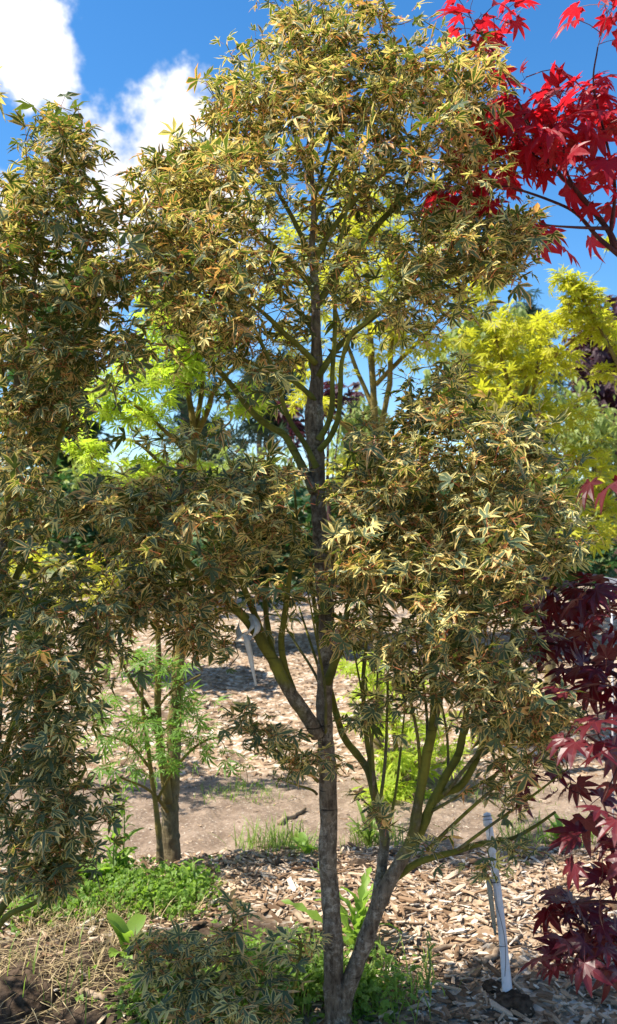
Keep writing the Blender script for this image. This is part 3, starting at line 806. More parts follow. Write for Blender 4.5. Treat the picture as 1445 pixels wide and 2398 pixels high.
main_blobs = [
    (740, 120, 95, 115, 2.45, .22, 60), (800, 60, 70, 60, 2.42, .15, 16), (700, 60, 30, 55, 2.42, .08, 10), (885, 60, 12, 50, 2.42, .05, 4),
    (640, 210, 120, 95, 2.45, .28, 55), (520, 235, 65, 50, 2.42, .15, 22), (850, 190, 150, 110, 2.45, .3, 75), (1000, 210, 120, 110, 2.45, .3, 55), (1110, 230, 80, 95, 2.5, .25, 30), (1150, 160, 35, 30, 2.42, .1, 8),
    (600, 340, 140, 110, 2.45, .35, 62), (760, 340, 190, 130, 2.45, .4, 85), (980, 360, 180, 110, 2.45, .4, 72), (1110, 340, 80, 90, 2.5, .3, 22),
    (450, 460, 130, 85, 2.4, .35, 55), (590, 500, 160, 110, 2.4, .4, 70), (360, 390, 25, 35, 2.35, .1, 5), (440, 360, 45, 25, 2.35, .1, 9), (310, 470, 60, 60, 2.35, .2, 12), (800, 500, 190, 100, 2.5, .4, 60),
    (980, 510, 180, 90, 2.4, .4, 62), (1130, 560, 130, 60, 2.35, .25, 60), (1225, 545, 45, 45, 2.35, .1, 14), (1090, 630, 120, 55, 2.4, .25, 50),
    (390, 570, 120, 75, 2.4, .3, 56), (500, 640, 150, 85, 2.4, .35, 80), (650, 650, 140, 90, 2.4, .4, 76), (440, 740, 110, 70, 2.4, .25, 52), (570, 780, 140, 70, 2.4, .3, 68), (330, 640, 60, 50, 2.4, .2, 9),
    (880, 640, 150, 80, 2.4, .4, 76), (960, 720, 130, 55, 2.4, .3, 54), (860, 760, 110, 55, 2.45, .25, 26), (770, 640, 60, 22, 2.16, .06, 9), (735, 715, 55, 22, 2.18, .06, 9), (720, 790, 30, 12, 2.2, .04, 3), (600, 880, 45, 20, 2.25, .1, 5), (690, 820, 90, 60, 2.5, .2, 24), (560, 930, 60, 20, 2.3, .1, 4), (430, 1030, 70, 20, 2.25, .1, 7),
    # lower tier
    (610, 1130, 120, 45, 2.3, .25, 42), (480, 1150, 130, 50, 2.25, .25, 46), (330, 1160, 110, 40, 2.2, .2, 28), (190, 1205, 95, 26, 2.12, .15, 20), (420, 1230, 170, 60, 2.2, .25, 52), (600, 1230, 120, 70, 2.3, .25, 42), (560, 1320, 150, 60, 2.3, .25, 36),
    (330, 1300, 120, 45, 2.2, .2, 24), (440, 1430, 120, 75, 2.3, .2, 50), (500, 1510, 80, 50, 2.35, .15, 24), (350, 1430, 90, 60, 2.25, .15, 28), (680, 1380, 70, 60, 2.4, .2, 14),
    (1040, 900, 75, 40, 2.4, .2, 20), (1010, 970, 130, 70, 2.35, .28, 46), (1160, 1010, 95, 60, 2.3, .25, 30), (920, 1050, 110, 60, 2.3, .25, 38), (1080, 1080, 170, 70, 2.3, .3, 64), (1240, 1080, 80, 60, 2.3, .2, 24),
    (850, 1160, 110, 60, 2.25, .25, 42), (1000, 1180, 150, 70, 2.25, .3, 60), (1180, 1180, 130, 70, 2.25, .28, 48), (1290, 1200, 60, 50, 2.2, .2, 15), (840, 1270, 110, 60, 2.2, .25, 46), (1000, 1290, 170, 70, 2.2, .3, 72), (1180, 1290, 140, 70, 2.2, .3, 50), (850, 1370, 110, 55, 2.2, .22, 42), (980, 1400, 160, 70, 2.2, .3, 62), (1160, 1410, 120, 70, 2.2, .25, 40), (1290, 1330, 60, 70, 2.15, .15, 14),
    (960, 1500, 120, 50, 2.2, .25, 26), (1080, 1520, 130, 60, 2.2, .25, 40), (1090, 1600, 120, 45, 2.15, .2, 24), (1230, 1630, 70, 40, 2.05, .12, 18), (1180, 1690, 90, 40, 2.1, .15, 18), (1300, 1680, 45, 35, 2.05, .1, 14), (1260, 1740, 70, 40, 2.1, .12, 14), (1120, 1650, 90, 40, 2.15, .15, 18), (930, 1600, 90, 60, 2.3, .2, 16), (830, 1480, 60, 50, 2.3, .2, 14), (1150, 1560, 80, 40, 2.2, .2, 16),
    (640, 1730, 70, 28, 2.3, .12, 18), (560, 1700, 35, 20, 2.28, .08, 6), (690, 1800, 30, 35, 2.3, .1, 7), (770, 1795, 32, 18, 2.22, .05, 5), (860, 1885, 28, 16, 2.3, .05, 4), (1005, 1980, 28, 14, 2.28, .04, 3), (1215, 1985, 40, 22, 2.25, .08, 6), (870, 1690, 60, 30, 2.3, .15, 7), (950, 1650, 60, 30, 2.3, .1, 6), (1210, 1880, 60, 40, 2.28, .1, 6), (1140, 2060, 50, 20, 2.3, .05, 4), (1180, 1770, 70, 30, 2.2, .1, 8),
]
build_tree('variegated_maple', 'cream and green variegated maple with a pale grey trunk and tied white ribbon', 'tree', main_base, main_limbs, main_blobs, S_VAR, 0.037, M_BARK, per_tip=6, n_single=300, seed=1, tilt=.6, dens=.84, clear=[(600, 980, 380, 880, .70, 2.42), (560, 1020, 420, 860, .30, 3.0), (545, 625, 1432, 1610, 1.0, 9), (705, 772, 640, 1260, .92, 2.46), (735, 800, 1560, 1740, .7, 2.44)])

# ------------------------------------------------------------------ variegated maple at the left
lb = P(-60, 2480, 2.25); lb[2] = float(ground_z(lb[0], lb[1]))
left_limbs = [
    ('trunk', [(-62, 2490, 26), (-58, 2350, 23), (-40, 2150, 20), (-30, 1900, 18), (-10, 1600, 15), (10, 1300, 12), (30, 1000, 9), (60, 750, 6.5), (100, 550, 4.5), (130, 400, 2.5), (140, 290, 1.5)], (2.25, 2.3), (0.1, .8)),
    ('branch', [(-45, 2210, 12), (0, 2130, 9), (60, 2060, 8), (110, 1980, 7), (150, 1890, 6), (200, 1800, 3.5)], (2.25, 2.1), YG),
    ('branch', [(-42, 2240, 10), (10, 2150, 7), (90, 2110, 5), (150, 2030, 4), (210, 1940, 2.5)], (2.25, 2.05), YG),
    ('branch', [(-32, 2000, 12), (20, 1850, 9), (70, 1750, 8), (110, 1650, 7), (170, 1560, 6), (240, 1450, 3)], (2.26, 2.15), YG),
    ('branch', [(-28, 1850, 10), (30, 1700, 8), (60, 1550, 7), (100, 1400, 6), (180, 1280, 3.5)], (2.27, 2.4), YG),
    ('branch', [(0, 1450, 9), (60, 1300, 7), (110, 1150, 6), (150, 1000, 5), (200, 880, 4), (290, 810, 2.5)], (2.28, 2.2), YG),
    ('branch', [(20, 1150, 8), (80, 1000, 6), (140, 880, 5), (200, 760, 4), (260, 660, 2.5)], (2.29, 2.1), YG),
    ('branch', [(45, 880, 6), (110, 780, 5), (160, 680, 4), (210, 560, 2.5), (235, 470, 1.5)], (2.29, 2.4), YG),
    ('branch', [(30, 1000, 6), (0, 850, 5), (-20, 700, 4), (10, 560, 2.5)], (2.29, 2.15), YG),
]
left_blobs = [
    (130, 320, 60, 55, 2.3, .15, 26), (150, 420, 80, 80, 2.3, .2, 42), (60, 430, 60, 70, 2.25, .2, 24), (110, 550, 120, 90, 2.25, .25, 62), (10, 600, 60, 110, 2.25, .25, 34), (210, 590, 65, 85, 2.25, .2, 30), (100, 690, 130, 90, 2.2, .25, 58), (240, 720, 65, 70, 2.2, .2, 26), (60, 820, 130, 100, 2.2, .25, 58), (190, 840, 90, 60, 2.2, .2, 28), (300, 820, 50, 35, 2.15, .1, 15), (70, 960, 110, 90, 2.2, .25, 46), (160, 950, 60, 60, 2.2, .15, 16), (40, 1090, 90, 80, 2.2, .25, 34), (40, 1220, 80, 80, 2.2, .2, 28), (20, 1340, 60, 70, 2.2, .2, 18),
    (120, 1400, 130, 70, 2.2, .2, 36), (260, 1400, 80, 55, 2.15, .15, 18), (90, 1500, 150, 80, 2.15, .22, 56), (230, 1500, 60, 60, 2.15, .15, 18), (80, 1620, 140, 80, 2.15, .22, 50), (180, 1620, 60, 60, 2.15, .15, 16), (60, 1730, 120, 70, 2.15, .2, 38), (150, 1780, 70, 50, 2.1, .12, 20), (50, 1840, 100, 60, 2.15, .2, 28), (180, 1880, 75, 55, 2.1, .12, 26), (60, 1950, 90, 60, 2.1, .15, 28), (160, 1980, 70, 50, 2.08, .1, 20), (50, 2060, 80, 45, 2.1, .12, 20), (130, 2060, 50, 40, 2.08, .08, 10), (240, 1900, 25, 40, 2.1, .06, 7),
]
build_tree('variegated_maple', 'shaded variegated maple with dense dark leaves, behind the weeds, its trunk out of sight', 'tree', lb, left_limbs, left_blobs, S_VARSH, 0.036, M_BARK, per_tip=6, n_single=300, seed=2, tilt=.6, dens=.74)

# neighbour in the same row: only its outermost shoots reach into view, its crown shades the left
nb = np.array([-1.85, 2.1, 0.0]); nb[2] = float(ground_z(nb[0], nb[1]))


def px_of(p):
    a, b, f = to_px(np.asarray(p, float)); return float(a), float(b)


def wlimb(part, pts, rads, young):
    """limb given in metres -> same tuple form (per-point distance kept)"""
    return (part, pts, rads, young)


def build_world_tree(name, label, cat, base, limbs, blobs, *a, **k):
    """same builder for a tree laid out in metres"""
    global P
    keep = P
    P = lambda x, y, d: np.array([x, d, y])
    try:
        return build_tree(name, label, cat, base, limbs, blobs, *a, **k)
    finally:
        P = keep


def R_(r, d):
    return r * FPX / d


nlimbs = [('trunk', [(-1.85, nb[2], R_(.03, 2.4)), (-1.83, .8, R_(.026, 2.4)), (-1.8, 1.5, R_(.018, 2.4)), (-1.86, 2.2, R_(.01, 2.4)), (-1.83, 2.9, R_(.004, 2.4))], (2.1, 2.1), (0, .4))]
for (x1, z1, d1, z0) in ((-.85, 2.35, 2.0, 1.2), (-.88, 2.0, 2.05, 1.0), (-2.5, 2.2, 2.2, 1.2), (-1.5, 2.7, 2.8, 1.5), (-2.2, 2.5, 2.9, 1.4), (-1.4, 2.5, 2.4, 1.6), (-1.4, 1.5, 2.5, .8)):
    xa = -1.82
    nlimbs.append(('branch', [(xa, z0, R_(.012, 2.4)), (xa + .3 * (x1 - xa), z0 + .35 * (z1 - z0), R_(.009, 2.4)), (xa + .65 * (x1 - xa), z0 + .7 * (z1 - z0), R_(.006, 2.4)), (x1, z1, R_(.002, 2.2))], (2.1, d1), YG))
nblobs = [(-1.35, 2.15, .35, .4, 1.95, .35, 70), (-1.8, 2.4, .4, .35, 2.0, .4, 70), (-1.45, 1.6, .4, .45, 2.1, .35, 170), (-2.1, 1.9, .4, .5, 2.0, .4, 90), (-1.35, 2.75, .25, .3, 2.0, .3, 25), (-1.5, .9, .35, .35, 2.1, .35, 100), (-1.15, 1.75, .2, .3, 1.9, .25, 40),
          (-.78, 2.08, .05, .13, 2.05, .05, 10), (-.76, 2.34, .045, .06, 2.05, .04, 5), (-.80, 1.90, .06, .06, 2.05, .04, 6)]
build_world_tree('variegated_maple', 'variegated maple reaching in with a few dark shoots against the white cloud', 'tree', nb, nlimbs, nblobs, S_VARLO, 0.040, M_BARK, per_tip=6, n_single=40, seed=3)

# ------------------------------------------------------------------ red maple and purple maple at the right
rb = P(1800, 2350, 2.75); rb[2] = float(ground_z(rb[0], rb[1]))
red_limbs = [
    ('trunk', [(1800, 2360, 30), (1790, 2000, 26), (1760, 1600, 22), (1700, 1200, 18), (1620, 950, 14), (1540, 760, 11), (1450, 590, 9), (1425, 535, 7), (1350, 450, 5.5), (1290, 385, 4), (1260, 340, 3), (1225, 270, 2)], (2.75, 2.6), (0, 1.5)),
    ('branch', [(1470, 615, 6), (1400, 555, 5), (1350, 500, 4), (1290, 470, 3.2), (1200, 440, 2.6), (1130, 430, 2)], (2.62, 2.6), YG),
    ('branch', [(1425, 535, 5), (1340, 532, 3), (1270, 525, 2.2), (1240, 505, 1.5)], (2.62, 2.5), YG),
    ('branch', [(1430, 545, 5), (1440, 440, 4), (1420, 330, 3), (1390, 200, 2.2), (1400, 110, 1.6)], (2.62, 2.55), YG),
    ('branch', [(1350, 450, 4), (1320, 380, 3), (1330, 300, 2.5), (1360, 230, 1.5)], (2.6, 2.7), YG),
    ('branch', [(1262, 340, 3), (1225, 260, 2.4), (1190, 190, 2), (1150, 110, 1.6), (1110, 60, 1.2)], (2.6, 2.55), YG),
    ('branch', [(1290, 385, 3), (1250, 360, 2.4), (1200, 300, 1.8), (1180, 230, 1.4)], (2.6, 2.75), YG),
]
red_blobs = [
    (1110, 45, 55, 30, 2.55, .08, 6), (1200, 55, 40, 40, 2.55, .08, 5), (1120, 130, 40, 30, 2.6, .08, 4), (1035, 85, 20, 15, 2.6, .05, 1), (1225, 160, 25, 30, 2.58, .05, 2), (1390, 50, 50, 50, 2.55, .08, 6), (1395, 20, 40, 20, 2.55, .06, 3),
    (1230, 270, 80, 40, 2.6, .15, 16), (1330, 235, 65, 35, 2.65, .15, 11), (1410, 240, 40, 60, 2.6, .12, 9), (1240, 340, 80, 40, 2.65, .15, 16), (1340, 320, 70, 40, 2.65, .15, 11), (1190, 400, 60, 35, 2.65, .12, 10), (1110, 450, 90, 40, 2.62, .12, 16), (1060, 460, 50, 25, 2.66, .1, 6), (1160, 480, 60, 30, 2.6, .1, 8), (1380, 390, 60, 40, 2.6, .12, 9), (1420, 460, 30, 40, 2.58, .1, 6), (1280, 555, 50, 18, 2.52, .06, 4), (1400, 520, 30, 20, 2.6, .08, 2), (1130, 300, 30, 60, 2.7, .1, 5), (1030, 190, 30, 30, 2.7, .1, 3), (1440, 300, 25, 40, 2.6, .1, 5),
]
build_tree('red_maple', 'bright red maple branches spreading against the blue sky above the yellow maples', 'tree', rb, red_limbs, red_blobs, S_RED, 0.068, M_BARK_DK, per_tip=4, n_single=300, seed=4, tilt=.55, sprig=.06, twig_r=(.0011, .0026), hang=.38, size_var=.22, dens=.43)

pb = P(1700, 2480, 2.0); pb[2] = float(ground_z(pb[0], pb[1]))
pur_limbs = [
    ('trunk', [(1710, 2540, 30), (1705, 2300, 26), (1690, 2000, 22), (1670, 1700, 17), (1640, 1400, 12), (1600, 1150, 7)], (2.0, 2.0), (0, .6)),
    ('branch', [(1690, 2050, 12), (1600, 1900, 8), (1500, 1800, 6), (1400, 1740, 4), (1340, 1700, 2)], (2.0, 1.8), YG),
    ('branch', [(1670, 1750, 12), (1560, 1640, 8), (1440, 1580, 6), (1330, 1520, 4), (1240, 1500, 2)], (2.0, 2.35), YG),
    ('branch', [(1650, 1500, 10), (1560, 1420, 7), (1460, 1380, 5), (1360, 1370, 3), (1290, 1400, 1.8)], (2.0, 2.3), YG),
    ('branch', [(1695, 2200, 12), (1580, 2150, 7), (1480, 2120, 5), (1400, 2110, 3.5), (1330, 2120, 2)], (2.0, 2.2), YG),
    ('branch', [(1690, 2100, 9), (1560, 2000, 6), (1460, 1930, 4), (1400, 1900, 2)], (2.0, 1.6), YG),
    ('branch', [(1620, 1280, 7), (1540, 1200, 5), (1480, 1150, 3), (1430, 1140, 1.8)], (2.0, 1.9), YG),
]
pur_blobs = [
    (1430, 1145, 25, 12, 1.85, .05, 3), (1420, 1370, 60, 40, 2.2, .15, 12), (1330, 1400, 50, 40, 2.4, .12, 8), (1270, 1430, 60, 40, 2.5, .12, 9), (1390, 1460, 60, 50, 2.2, .15, 12), (1300, 1520, 70, 50, 2.4, .15, 14), (1400, 1560, 50, 40, 2.1, .12, 9), (1330, 1610, 60, 40, 2.3, .12, 10), (1420, 1640, 40, 30, 2.0, .1, 6), (1280, 1700, 50, 50, 2.35, .1, 7),
    (1390, 1740, 50, 30, 1.75, .08, 5), (1440, 1790, 35, 25, 1.6, .06, 3), (1260, 1820, 40, 40, 2.3, .08, 6), (1360, 1840, 30, 30, 2.1, .08, 3), (1400, 1900, 40, 15, 1.55, .05, 2), (1400, 1990, 40, 40, 2.0, .1, 6), (1420, 2070, 30, 25, 2.2, .08, 4),
    (1310, 2150, 50, 20, 2.25, .08, 6), (1400, 2170, 50, 25, 2.2, .1, 9), (1360, 2230, 60, 30, 2.2, .1, 10), (1290, 2250, 40, 25, 2.25, .06, 6), (1420, 2260, 30, 30, 2.2, .08, 6), (1330, 2140, 30, 15, 2.3, .06, 3),
]
build_tree('purple_maple', 'dark purple-red maple with drooping leaves beside the white stake', 'tree', pb, pur_limbs, pur_blobs, S_PUR, 0.064, M_BARK_DK, per_tip=4, n_single=300, seed=5, tilt=.5, sprig=.06, hang=.35, size_var=.2, dens=.36)

# ------------------------------------------------------------------ maples in the rows behind
def row_tree(name, label, cat, foot, limbs, blobs, sp, ll, wood, seed, **k):
    b = on_ground(*foot) if len(foot) == 2 else P(*foot)
    b[2] = float(ground_z(b[0], b[1]))
    return build_tree(name, label, cat, b, limbs, blobs, sp, ll, wood, seed=seed, **k)


row_tree('green_maple', 'lime green lace-leaved maple on a slim twin trunk by the dirt path', 'tree', (405, 2015, 3.62), [
    ('trunk', [(408, 2040, 30), (405, 2010, 24), (400, 1950, 21), (398, 1880, 20), (402, 1800, 17), (410, 1700, 16), (416, 1600, 14), (425, 1450, 12), (434, 1300, 11), (448, 1150, 10), (458, 1010, 9)], (3.62, 3.62), (0.1, .9)),
    ('branch', [(392, 1880, 12), (380, 1790, 10), (372, 1700, 9), (372, 1600, 7.5), (370, 1500, 6), (360, 1400, 4), (340, 1300, 3)], (3.58, 3.5), (.5, 1)),
    ('branch', [(376, 1750, 5), (350, 1660, 4.5), (310, 1600, 4), (280, 1540, 3)], (3.55, 3.4), YG),
    ('branch', [(392, 1900, 5), (350, 1850, 3), (280, 1820, 2)], (3.58, 3.3), YG),
    ('branch', [(456, 1020, 8), (445, 940, 7), (430, 870, 6), (400, 800, 4), (370, 730, 2.5)], (3.6, 3.5), YG),
    ('branch', [(458, 1015, 7), (468, 940, 6), (470, 860, 5), (440, 760, 3.5), (420, 680, 2)], (3.6, 3.7), YG),
    ('branch', [(460, 1020, 8), (488, 960, 7), (500, 920, 6), (530, 880, 4.5), (580, 840, 2.5)], (3.6, 3.5), YG),
    ('branch', [(450, 1080, 6), (400, 1020, 5), (330, 960, 4), (270, 920, 3), (220, 900, 2)], (3.6, 3.4), YG),
    ('branch', [(445, 1150, 6), (370, 1080, 4.5), (300, 1030, 3), (200, 1050, 2)], (3.6, 3.6), YG),
], [(340, 690, 35, 12, 3.5, .1, 6), (410, 750, 70, 50, 3.6, .25, 34), (420, 850, 90, 60, 3.6, .3, 44), (330, 880, 70, 50, 3.5, .25, 30), (250, 950, 60, 40, 3.5, .2, 22), (340, 980, 70, 50, 3.6, .25, 24), (200, 1060, 45, 20, 3.5, .15, 12), (480, 780, 80, 60, 3.7, .3, 28), (570, 960, 70, 40, 3.6, .2, 16), (300, 1100, 90, 40, 3.6, .25, 22), (420, 1120, 100, 40, 3.7, .3, 20)],
    S_LIME, .048, M_BARK_OL, 6, n_single=220, per_tip=5, tilt=.45, group=None)
row_tree('green_maple', 'young green maple of fine drooping leaves low around the slim twin trunk', 'tree', (372, 2030, 3.5), [
    ('trunk', [(376, 2020, 9), (372, 1950, 7), (360, 1850, 5.5), (345, 1750, 4.5), (335, 1650, 4), (330, 1540, 3)], (3.5, 3.45), (.4, 1)),
    ('branch', [(365, 1880, 4), (410, 1800, 3.5), (470, 1740, 3), (540, 1720, 2)], (3.5, 3.4), YG),
    ('branch', [(352, 1800, 4), (300, 1740, 3), (230, 1720, 2)], (3.5, 3.4), YG),
    ('branch', [(340, 1700, 3.5), (400, 1620, 3), (470, 1580, 2)], (3.48, 3.4), YG)],
    [(300, 1560, 60, 40, 3.45, .2, 16), (380, 1560, 60, 50, 3.5, .2, 18), (270, 1660, 70, 45, 3.4, .2, 20), (360, 1700, 80, 50, 3.45, .2, 22), (460, 1650, 60, 40, 3.4, .2, 16), (250, 1760, 60, 35, 3.4, .2, 16), (480, 1740, 60, 35, 3.4, .15, 13), (330, 1800, 70, 35, 3.4, .2, 16), (400, 1760, 30, 30, 3.3, .1, 6), (560, 1800, 40, 25, 3.3, .1, 4)],
    S_GRN, .050, M_BARK_OL, 7, n_single=160, per_tip=4, hang=.15, dens=.62)
row_tree('yellow_maple', 'golden yellow maple standing right behind the variegated maple crown', 'tree', (885, 1760, 5.4), [
    ('trunk', [(884, 1850, 16), (886, 1600, 13), (884, 1300, 11), (880, 1100, 9), (876, 950, 8), (868, 800, 7), (860, 650, 5), (850, 500, 3.5), (850, 420, 2)], (5.4, 5.4), (.3, 1)),
    ('branch', [(880, 1060, 7), (912, 900, 6.5), (918, 780, 5.5), (950, 680, 4), (1010, 600, 2.5)], (5.4, 5.2), YG),
    ('branch', [(876, 960, 6), (830, 850, 5), (790, 740, 4), (770, 640, 2.5)], (5.4, 5.6), YG),
    ('branch', [(880, 900, 6), (960, 820, 5), (1040, 740, 4), (1130, 680, 2.5)], (5.4, 5.1), YG),
    ('branch', [(884, 1100, 6), (820, 1010, 5), (740, 950, 4), (690, 900, 2)], (5.4, 5.3), YG)],
    [(850, 440, 70, 50, 5.4, .4, 30), (830, 540, 110, 70, 5.4, .5, 44), (920, 560, 100, 70, 5.4, .5, 36), (850, 660, 110, 60, 5.4, .5, 46), (780, 700, 90, 80, 5.5, .5, 30), (980, 660, 90, 60, 5.3, .4, 28), (900, 780, 120, 60, 5.4, .5, 36), (1100, 690, 80, 50, 5.2, .3, 34), (1160, 650, 55, 30, 5.15, .2, 18), (1000, 800, 90, 50, 5.3, .4, 26), (720, 940, 50, 30, 5.3, .3, 12), (700, 560, 120, 90, 5.6, .5, 30), (650, 680, 80, 70, 5.6, .4, 18), (760, 840, 80, 50, 5.5, .4, 16), (820, 1100, 60, 30, 5.2, .2, 10)],
    S_YEL, .062, M_BARK_OL, 8, n_single=220, per_tip=5, dens=.8)
row_tree('yellow_maple', 'broad sunlit yellow maple at the right, in front of the dark copper tree', 'tree', (1290, 1720, 5.2), [
    ('trunk', [(1292, 1830, 16), (1288, 1600, 13), (1280, 1400, 11), (1268, 1200, 9), (1250, 1060, 8), (1235, 950, 6)], (5.2, 5.2), (.3, 1)),
    ('branch', [(1255, 1080, 6), (1210, 960, 5), (1180, 860, 4), (1160, 790, 2.5)], (5.2, 5.0), YG),
    ('branch', [(1205, 985, 6), (1240, 900, 5.5), (1290, 840, 5), (1350, 790, 3.5), (1420, 750, 2)], (5.15, 4.9), YG),
    ('branch', [(1240, 960, 5), (1260, 860, 4), (1270, 780, 3)], (5.2, 5.3), YG),
    ('branch', [(1280, 1400, 6), (1350, 1280, 5), (1410, 1200, 4), (1440, 1130, 2)], (5.2, 5.0), YG),
    ('branch', [(1270, 1250, 6), (1180, 1150, 4), (1100, 1090, 3)], (5.2, 5.0), YG)],
    [(1160, 790, 90, 50, 5.0, .35, 34), (1250, 770, 100, 40, 5.0, .35, 40), (1350, 770, 90, 35, 4.95, .35, 38), (1420, 790, 40, 35, 4.9, .25, 14), (1180, 870, 110, 50, 5.1, .4, 42), (1290, 860, 110, 50, 5.1, .4, 42), (1390, 880, 60, 40, 5.0, .3, 8), (1200, 950, 120, 50, 5.1, .4, 40), (1310, 960, 80, 50, 5.1, .4, 22), (1130, 880, 60, 40, 5.1, .3, 16), (1360, 1040, 80, 50, 5.0, .3, 22), (1400, 1130, 60, 50, 4.9, .3, 22), (1420, 1230, 50, 55, 4.9, .25, 26), (1360, 1250, 50, 50, 5.0, .3, 12), (1260, 1060, 100, 60, 5.2, .4, 22), (1100, 980, 60, 50, 5.2, .3, 12), (1300, 1150, 80, 60, 5.2, .3, 14)],
    S_YEL, .062, M_BARK_OL, 9, n_single=240, per_tip=5, dens=.7)
row_tree('yellow_maple', 'arching yellow maple shoot with orange tips standing clear against blue sky', 'tree', (1560, 1700, 5.0), [
    ('trunk', [(1570, 1830, 16), (1560, 1500, 12), (1530, 1200, 9), (1490, 1000, 7), (1450, 860, 5), (1400, 760, 4), (1370, 710, 3), (1345, 670, 2)], (5.0, 4.7), (.3, 1))],
    [(1330, 655, 28, 22, 4.7, .08, 14), (1360, 680, 30, 20, 4.7, .08, 14), (1390, 705, 25, 18, 4.7, .08, 10), (1340, 720, 22, 30, 4.7, .1, 12), (1380, 745, 40, 16, 4.75, .1, 12), (1430, 570, 15, 12, 4.7, .05, 4), (1490, 850, 60, 60, 4.8, .2, 20)],
    S_YEL, .050, M_BARK_OL, 10, n_single=60, per_tip=5)
row_tree('lime_maple', 'small lime maple low behind the green stems by the path', 'tree', (930, 1870, 4.9), [
    ('trunk', [(935, 1900, 10), (930, 1820, 8), (925, 1740, 6), (915, 1660, 4)], (4.9, 4.9), (.3, 1)),
    ('branch', [(930, 1830, 5), (980, 1760, 4), (1040, 1720, 2)], (4.9, 4.8), YG),
    ('branch', [(928, 1800, 5), (880, 1740, 4), (830, 1690, 2)], (4.9, 5.0), YG)],
    [(900, 1620, 90, 30, 5.0, .3, 18), (850, 1560, 60, 35, 5.0, .3, 16), (940, 1700, 90, 35, 4.9, .3, 20), (960, 1790, 80, 35, 4.8, .25, 30), (930, 1860, 70, 30, 4.7, .2, 26), (1050, 1750, 60, 40, 4.8, .25, 14), (880, 1900, 50, 20, 4.7, .2, 8)],
    S_LIME, .065, M_BARK_OL, 11, n_single=150, per_tip=5)
row_tree('yellow_maple', 'yellow-green maple glimpsed through the shaded maple leaves, low down', 'tree', (80, 1780, 4.8), [
    ('trunk', [(85, 1800, 14), (90, 1650, 11), (100, 1500, 8), (110, 1380, 5)], (4.8, 4.8), (.3, 1)),
    ('branch', [(92, 1600, 6), (50, 1480, 4), (30, 1380, 2)], (4.8, 4.7), YG)],
    [(60, 1340, 80, 35, 4.7, .3, 24), (160, 1400, 90, 40, 4.8, .3, 18), (30, 1430, 70, 50, 4.7, .3, 20), (100, 1290, 60, 30, 4.8, .3, 12), (240, 1330, 60, 30, 4.8, .2, 8), (330, 1350, 60, 20, 4.8, .2, 8)],
    S_YEL, .060, M_BARK_OL, 12, n_single=80, per_tip=5)

# ------------------------------------------------------------------ shrubs and trees farther off
def far_tree(name, label, cat, foot, blobs, sp, ll, wood, seed, r0=20, per_tip=6, n_single=0, top=None, **k):
    px, py, d = foot
    b = P(px, py, d); b[2] = float(ground_z(b[0], b[1]))
    bx, by = px_of(b)
    ty = min(q[1] for q in blobs) + 20 if top is None else top
    L = [('trunk', [(bx, by, r0), (bx + 4, by * .6 + ty * .4, r0 * .7), (bx - 3, by * .3 + ty * .7, r0 * .45), (bx + 2, ty, r0 * .12)], (d, d), (0.1, .3))]
    for q in blobs[::2]:
        L.append(('branch', [(bx, by * .45 + q[1] * .55, r0 * .3), ((bx + q[0]) / 2, by * .2 + q[1] * .8, r0 * .2), (q[0], q[1], r0 * .08)], (d, q[4]), (.3, .6)))
    return build_tree(name, label, cat, b, L, blobs, sp, ll, wood, seed=seed, per_tip=per_tip, n_single=n_single, twig_r=(.003, .012), sprig=.3, sides=8, **k)


far_tree('evergreen_tree', 'dark glossy evergreen tree behind the shaded maple', 'tree', (150, 1330, 11), [(150, 760, 55, 120, 11, .6, 60), (140, 900, 75, 120, 11, .8, 90), (140, 1040, 80, 90, 11, .8, 90), (60, 950, 80, 180, 11.4, .8, 70), (170, 1110, 50, 30, 10.6, .4, 26), (180, 680, 30, 70, 11, .4, 20)], S_EVE, .16, M_BARK, 20)
far_tree('conifer', 'blue-green conifer top showing against the white cloud behind the maple crown', 'tree', (430, 1330, 15), [(395, 400, 30, 25, 15, .4, 16), (430, 440, 50, 60, 15, .6, 34), (480, 370, 30, 40, 15, .5, 18), (440, 560, 80, 80, 15, .8, 44), (400, 720, 60, 60, 15, .8, 30), (450, 880, 100, 90, 15, 1, 50), (470, 1030, 80, 60, 15, 1, 40)], S_SPR, .26, M_BARK, 21, r0=16)
far_tree('conifer', 'grey-green conifer blurred in the gap beside the grey trunk', 'tree', (610, 1330, 14), [(640, 900, 45, 60, 14, .6, 34), (600, 960, 50, 50, 14, .6, 28), (650, 1000, 60, 60, 14, .6, 34), (600, 880, 40, 40, 14, .6, 18), (690, 860, 40, 80, 14, .6, 26), (500, 1060, 50, 30, 13, .6, 18)], S_SPR, .22, M_BARK, 22, r0=14)
far_tree('copper_beech', 'dark copper weeping tree behind the broad yellow maple', 'tree', (1450, 1330, 13), [(1400, 800, 60, 60, 13, .6, 60), (1440, 760, 40, 50, 13, .6, 40), (1400, 890, 70, 70, 13, .7, 70), (1420, 980, 60, 60, 13, .7, 50), (1500, 900, 80, 150, 13, .8, 60)], S_COP, .15, M_BARK_DK, 23, hang=.6)
far_tree('copper_maple', 'small dark red maple in the gap right of the grey trunk', 'tree', (770, 1330, 7.5), [(805, 930, 40, 25, 7.5, .3, 12), (690, 1010, 30, 20, 7.5, .3, 9), (680, 970, 20, 20, 7.5, .3, 5)], S_COP, .075, M_BARK_DK, 24, r0=9)
